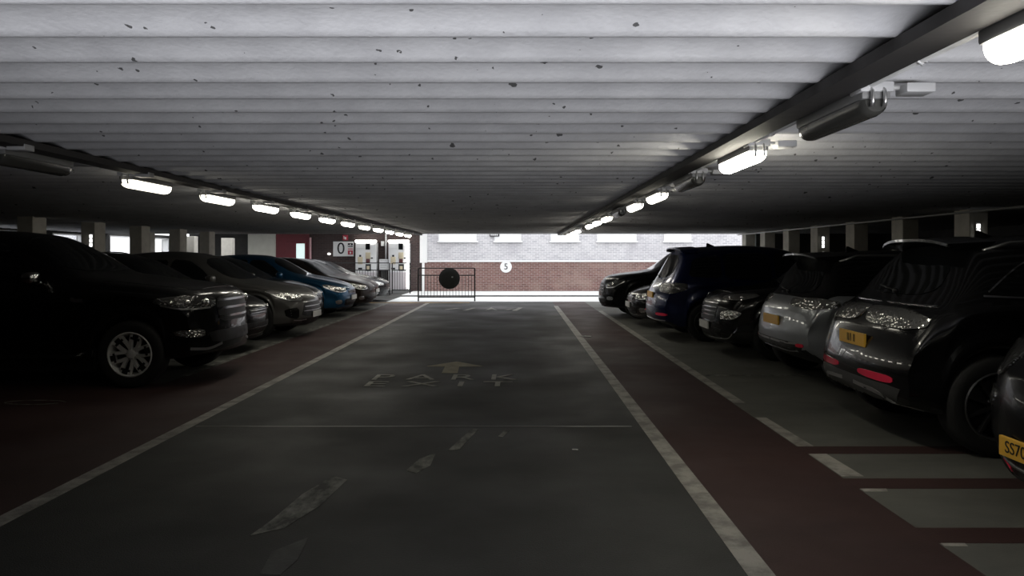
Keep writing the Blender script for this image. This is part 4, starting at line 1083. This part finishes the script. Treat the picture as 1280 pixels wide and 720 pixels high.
# ---- right row (rot 0 : tail towards the lane, location is the nose)
suvB = spec('suv', L=4.45, R=.38, rim=.26, rc=.15, rs=.42, gap=.06, spoke='ten', rimmat='dark_alloy',
    wb=2.86, fo=.84,
    sill=[(0,.28),(-.4,.26),(-4.0,.28),(-4.45,.36)],
    top=[(0,.84),(-.06,.95),(-.2,1.01),(-1.0,1.12),(-1.15,1.15),(-1.8,1.58),(-2.2,1.66),(-2.8,1.69),(-3.4,1.66),(-3.72,1.61),(-3.86,1.50),(-4.12,1.20),(-4.22,1.12),(-4.40,1.06),(-4.45,.92)],
    belt=[(0,.72),(-.2,.90),(-1.1,1.04),(-2.4,1.10),(-3.4,1.15),(-3.9,1.14),(-4.3,1.04),(-4.45,.84)],
    hw=[(0,.84),(-.5,.91),(-1.2,.925),(-3.4,.925),(-4.05,.90),(-4.45,.85)],
    ws=[(-1.16,-.70,1.17),(-1.16,.70,1.17),(-1.8,.58,1.56),(-1.8,-.58,1.56)],
    rw=[(-4.10,-.60,1.20),(-4.10,.60,1.20),(-3.84,.52,1.51),(-3.84,-.52,1.51)],
    sw=[[(-1.5,1.13),(-2.3,1.16),(-2.3,1.55),(-2.0,1.53),(-1.7,1.36)],[(-2.37,1.16),(-3.1,1.18),(-3.1,1.54),(-2.37,1.55)],[(-3.16,1.19),(-3.74,1.215),(-3.45,1.42),(-3.16,1.52)]],
    belt_chrome=[(-1.5,1.12),(-2.4,1.15),(-3.2,1.18),(-3.80,1.205)],
    sstrips=[('window_trim', [(-3.76,1.235),(-3.6,1.36),(-3.42,1.46),(-3.1,1.56),(-2.4,1.585)], .014, chrome)],
    doors=[[(-1.32,.38),(-2.32,.38),(-2.32,1.08),(-1.32,1.03)],[(-2.36,.38),(-2.98,.38),(-3.24,.78),(-3.28,1.12),(-2.36,1.09)]],
    tl=[dict(p=[(-4.42,.12,1.08),(-4.42,.16,.95),(-4.36,.70,.93),(-4.26,.88,.96),(-4.24,.89,1.03),(-4.36,.70,1.08)], m=lens_clear, k=.8)],
    refl=[(-4.4,.18,.575),(-4.4,.18,.52),(-4.32,.66,.51),(-4.32,.66,.575)], reflmat=redlt,
    rear_panels=[('rear_valance', [(-4.4,-.78,.50),(-4.4,.78,.50),(-4.4,.70,.34),(-4.4,-.70,.34)], simple('grey_valance_plastic', (.05,.05,.05), .45))],
    rstrips=[('bumper_blade', [(-4.42,.10,.44),(-4.36,.45,.42),(-4.28,.60,.37),(-4.2,.72,.31)], .04, silver_t), ('lamp_trim', [(-4.42,.2,1.115),(-4.38,.46,1.115),(-4.22,.82,1.118)], .014, chrome)],
    spoiler=(-3.80,1.66,.56,.16), fin=-3.3, wiper=(-4.1,1.22), rails=(-1.95,-3.65,.60,1.7), railmat=silver_t, clad=.10,
    plates=[(-4.4,.80,False,plate_y,'II/I II')])
t, c = make_car(suvB, black, 'large glossy black SUV parked tail out with pale tail lights, at the front right'); place(t, 7.31, 6.27, math.radians(-2))
hatA = spec('hatch', L=4.1, rs=.42, rc=.36, rp=2.2,
    top=[(0,.68),(-.07,.76),(-.22,.83),(-1.0,.98),(-1.12,1.0),(-1.85,1.42),(-2.2,1.49),(-2.7,1.51),(-3.3,1.48),(-3.62,1.42),(-3.78,1.2),(-3.92,1.0),(-4.02,.92),(-4.1,.82)],
    rw=[(-3.90,-.56,1.03),(-3.90,.56,1.03),(-3.66,.50,1.35),(-3.66,-.50,1.35)],
    belt=[(0,.58),(-.2,.72),(-1.1,.89),(-2.3,.94),(-3.3,.98),(-3.75,.96),(-4.0,.86),(-4.1,.74)],
    sill=[(0,.20),(-.4,.19),(-3.7,.19),(-4.1,.20)],
    tl=[dict(p=[(-4.0,.50,.98),(-3.98,.48,.78),(-3.85,.84,.78),(-3.62,.87,.94),(-3.75,.84,.99)], m=lens_dark), dict(p=[(-4.05,.56,.70),(-4.05,.54,.60),(-3.9,.84,.60),(-3.85,.86,.70)], m=lens_dark)],
    refl=[(-4.05,.52,.26),(-4.05,.52,.21),(-3.92,.80,.21),(-3.92,.80,.26)], reflmat=redlt,
    rstrips=[('bumper_trim', [(-4.05,0.,.29),(-4.05,.4,.29),(-3.98,.7,.295),(-3.85,.84,.305)], .02, silver_t)],
    spoiler=(-3.60,1.46,.52,.12), fin=-3.3, wiper=(-3.98,1.02), plates=[(-4.05,.43,False,plate_y,'SS70 UAH')])
t, c = make_car(hatA, black2, 'dark hatchback with a yellow rear plate cut by the right frame edge'); t.scale=(1,.96,1); place(t, 6.86, 3.97, 0)
suvC = spec('suv', L=4.0, roofcol=black, spoilmat=black, fo=.82, wb=2.5, rc=.22, rs=.30, tum=.34,
    sill=[(0,.26),(-.4,.25),(-3.7,.27),(-4.0,.44)],
    top=[(0,.78),(-.06,.88),(-.2,.94),(-1.0,1.05),(-1.12,1.07),(-1.75,1.46),(-2.1,1.55),(-2.6,1.58),(-3.2,1.555),(-3.5,1.51),(-3.66,1.36),(-3.82,1.10),(-3.92,1.03),(-4.0,.88)],
    belt=[(0,.68),(-.2,.84),(-1.1,.97),(-2.2,1.02),(-3.1,1.06),(-3.6,1.06),(-3.9,.96),(-4.0,.80)],
    hw=[(0,.82),(-.5,.885),(-1.1,.90),(-3.1,.90),(-3.65,.88),(-4.0,.82)],
    ws=[(-1.13,-.68,1.09),(-1.13,.68,1.09),(-1.75,.56,1.44),(-1.75,-.56,1.44)],
    rw=[(-3.82,-.66,1.08),(-3.82,.66,1.08),(-3.56,.54,1.45),(-3.56,-.54,1.45)],
    sw=[[(-1.45,1.03),(-2.15,1.05),(-2.15,1.45),(-1.9,1.44),(-1.65,1.27)],[(-2.22,1.05),(-2.9,1.08),(-2.9,1.44),(-2.22,1.45)],[(-2.96,1.08),(-3.5,1.11),(-3.35,1.36),(-2.96,1.43)]],
    doors=[[(-1.28,.36),(-2.15,.36),(-2.15,.98),(-1.28,.95)],[(-2.2,.36),(-2.7,.36),(-2.92,.75),(-2.98,1.0),(-2.2,.99)]],
    mirror=(-1.5,1.06),
    tl=[dict(p=[(-3.92,.40,1.02),(-3.92,.40,.93),(-3.8,.80,.90),(-3.52,.89,.93),(-3.52,.89,1.0),(-3.75,.82,1.03)], m=lens_clear)],
    refl=[(-3.95,.66,.51),(-3.95,.66,.47),(-3.88,.76,.47),(-3.88,.76,.51)],
    rear_panels=[('rear_valance', [(-3.95,-.76,.52),(-3.95,.76,.52),(-3.95,.70,.36),(-3.95,-.70,.36)], black_pl)],
    rstrips=[('bumper_trim', [(-3.97,0,.50),(-3.95,.4,.50),(-3.88,.66,.51)], .03, silver_t), ('bumper_blade', [(-3.95,0,.40),(-3.93,.4,.40),(-3.86,.62,.42)], .03, silver_t)],
    spoiler=(-3.56,1.55,.54,.16), fin=-3.0, wiper=(-3.85,1.10), rails=(-1.85,-3.4,.58,1.6), railmat=silver_t, bonnet=None,
    plates=[(-3.95,.74,False,plate_y,'')])
t, c = make_car(suvC, silver, 'silver grey SUV parked tail out behind the large black SUV'); place(t, 3.10+4.0, 9.1)
suvD = spec('suv', L=4.1, fo=.82, wb=2.55, fs=.22, fc=.30, rim=.23, R=.345,
    sill=[(0,.24),(-.4,.23),(-3.7,.25),(-4.1,.36)],
    top=[(0,.78),(-.06,.90),(-.2,.97),(-.9,1.05),(-1.05,1.07),(-1.75,1.46),(-2.1,1.54),(-2.6,1.57),(-3.2,1.53),(-3.6,1.45),(-3.8,1.3),(-3.95,1.08),(-4.03,.98),(-4.1,.85)],
    belt=[(0,.68),(-.2,.86),(-1.0,.97),(-2.2,1.01),(-3.1,1.05),(-3.6,1.05),(-3.95,.96),(-4.1,.80)],
    hw=[(0,.80),(-.5,.88),(-1.1,.90),(-3.1,.90),(-3.65,.88),(-4.1,.82)],
    ws=[(-1.06,-.68,1.09),(-1.06,.68,1.09),(-1.72,.56,1.44),(-1.72,-.56,1.44)],
    rw=[(-3.95,-.6,1.1),(-3.95,.6,1.1),(-3.72,.54,1.38),(-3.72,-.54,1.38)],
    sw=[[(-1.45,1.03),(-2.25,1.05),(-2.25,1.44),(-1.95,1.43),(-1.65,1.25)],[(-2.32,1.05),(-3.2,1.09),(-3.1,1.34),(-2.32,1.44)]],
    doors=[[(-1.28,.36),(-2.2,.36),(-2.2,.98),(-1.28,.95)],[(-2.25,.36),(-2.75,.36),(-3.0,.75),(-3.05,1.0),(-2.25,.99)]],
    mirror=(-1.5,1.06),
    hl=[dict(p=[(-.12,.50,.93),(-.10,.5,.87),(-.3,.78,.86),(-.55,.90,.93),(-.45,.86,.97)], m=lens_clear, proj=[(-.2,.62,.90,.03),(-.32,.78,.91,.03)]),
        dict(p=[(-.08,.56,.70),(-.06,.56,.58),(-.2,.80,.58),(-.30,.86,.68),(-.22,.80,.72)], m=lens_clear, proj=[(-.14,.66,.64,.045),(-.20,.76,.65,.035)], k=.6)],
    grille=[dict(p=[(0,-.46,.84),(0,.46,.84),(0,.40,.54),(0,-.40,.54)], bars=[(-.44,.44,.80),(-.43,.43,.74),(-.42,.42,.68),(-.41,.41,.62)], bw=.02), dict(p=[(0,-.6,.44),(0,.6,.44),(0,.52,.30),(0,-.52,.30)])],
    fog=None, fstrips=[('chrome_bumper_blade', [(-.02,.2,.29),(-.06,.52,.29),(-.14,.70,.31),(-.22,.80,.40),(-.24,.82,.48)], .018, chrome)],
    spoiler=None, fin=None, wiper=None, plates=[(0,.46,True,plate_w,'')], clad=.03, archclad=0)
t, c = make_car(suvD, black, 'black small SUV facing the lane with chrome lipped bumper, between silver and blue cars'); place(t, 2.90, 11.5, PI)
mpvE = spec('suv', L=4.5, rc=.20, rs=.34, tum=.26, R=.345, rim=.23,
    top=[(0,.74),(-.06,.84),(-.2,.90),(-1.0,1.06),(-1.15,1.10),(-1.95,1.60),(-2.3,1.68),(-2.9,1.71),(-3.6,1.68),(-4.05,1.63),(-4.22,1.42),(-4.38,1.12),(-4.45,1.0),(-4.5,.85)],
    sill=[(0,.22),(-.4,.21),(-4.1,.23),(-4.5,.34)],
    ws=[(-1.18,-.70,1.12),(-1.18,.70,1.12),(-1.92,.58,1.56),(-1.92,-.58,1.56)],
    rw=[(-4.32,-.62,1.14),(-4.32,.62,1.14),(-4.06,.55,1.54),(-4.06,-.55,1.54)],
    sw=[[(-1.55,1.05),(-2.4,1.08),(-2.4,1.56),(-2.1,1.54),(-1.75,1.32)],[(-2.47,1.08),(-3.3,1.11),(-3.3,1.56),(-2.47,1.57)],[(-3.37,1.12),(-3.95,1.15),(-3.85,1.46),(-3.37,1.54)]],
    tl=[dict(p=[(-4.40,.52,1.02),(-4.40,.50,.88),(-4.22,.84,.84),(-3.98,.91,.92),(-4.0,.91,1.04)], m=lens_dark)],
    refl=[(-4.45,.52,.50),(-4.45,.52,.45),(-4.30,.84,.45),(-4.30,.84,.50)], reflmat=redlt,
    rstrips=[('bumper_trim', [(-4.47,0,.36),(-4.42,.5,.36),(-4.3,.78,.37)], .02, silver_t)],
    spoiler=(-3.98,1.68,.62,.12), fin=-3.35, wiper=(-4.42,1.14), clad=.06, archclad=0, plates=[(-4.45,.80,False,plate_y,'')])
t, c = make_car(mpvE, blue_d, 'tall deep blue people carrier parked tail out with a roof spoiler'); place(t, 2.45+4.5, 13.9)
t, c = make_car(spec('hatch', plates=[(0,.46,True,plate_w,'')]), black, 'black hatchback mostly hidden behind the deep blue car, nose to the lane'); place(t, 2.42, 16.3, PI)
t, c = make_car(spec('suv', L=4.4, fs=.30, fc=.34, fin=None, clad=.04, archclad=0), black2, 'dark SUV facing the lane, furthest car in the right row'); t.scale=(1,1,1.06); place(t, 2.05, 18.75, PI)

# ------------------------------------------------------------------ light
w = bpy.data.worlds.new('World'); SC.world = w; w.use_nodes = True
nt = w.node_tree; bg = nt.nodes['Background']
bg.inputs['Color'].default_value = (.95,.97,1.0,1); bg.inputs['Strength'].default_value = 2.1
def area(name, loc, tgt, sx, sy, power, col):
    d = bpy.data.lights.new(name, 'AREA'); d.shape = 'RECTANGLE'; d.size = sx; d.size_y = sy; d.energy = power; d.color = col
    o = bpy.data.objects.new(name, d); COL.objects.link(o); o.location = loc
    o.rotation_euler = (Vector(tgt)-Vector(loc)).to_track_quat('-Z','Y').to_euler(); return o
ar = area('near_ceiling_fill', (.5,-.75,1.0), (.4,1.1,2.3), 5.2, .4, 63, (.95,.96,1.0)); ar.data.spread = math.radians(72)  # added fill behind the camera for the near ceiling, no opening there

# ------------------------------------------------------------------ camera
cam = bpy.data.cameras.new('camera'); co = bpy.data.objects.new('camera', cam); COL.objects.link(co)
co.location = (0,0,1.5); co.rotation_euler = (PI/2,0,0)
cam.sensor_width = 36; cam.lens = 924/1280*36
cam.shift_x = -8/1280; cam.shift_y = -39/1280; cam.clip_start = .05; cam.clip_end = 200
SC.camera = co
SC.view_settings.view_transform = 'Standard'; SC.view_settings.look = 'None'
SC.view_settings.gamma = 1; SC.view_settings.exposure = 0; SC.view_settings.use_curve_mapping = False
SC.cycles.max_bounces = 6; SC.cycles.diffuse_bounces = 2; SC.cycles.glossy_bounces = 4
SC.cycles.sample_clamp_indirect = 6
SC.cycles.use_denoising = True
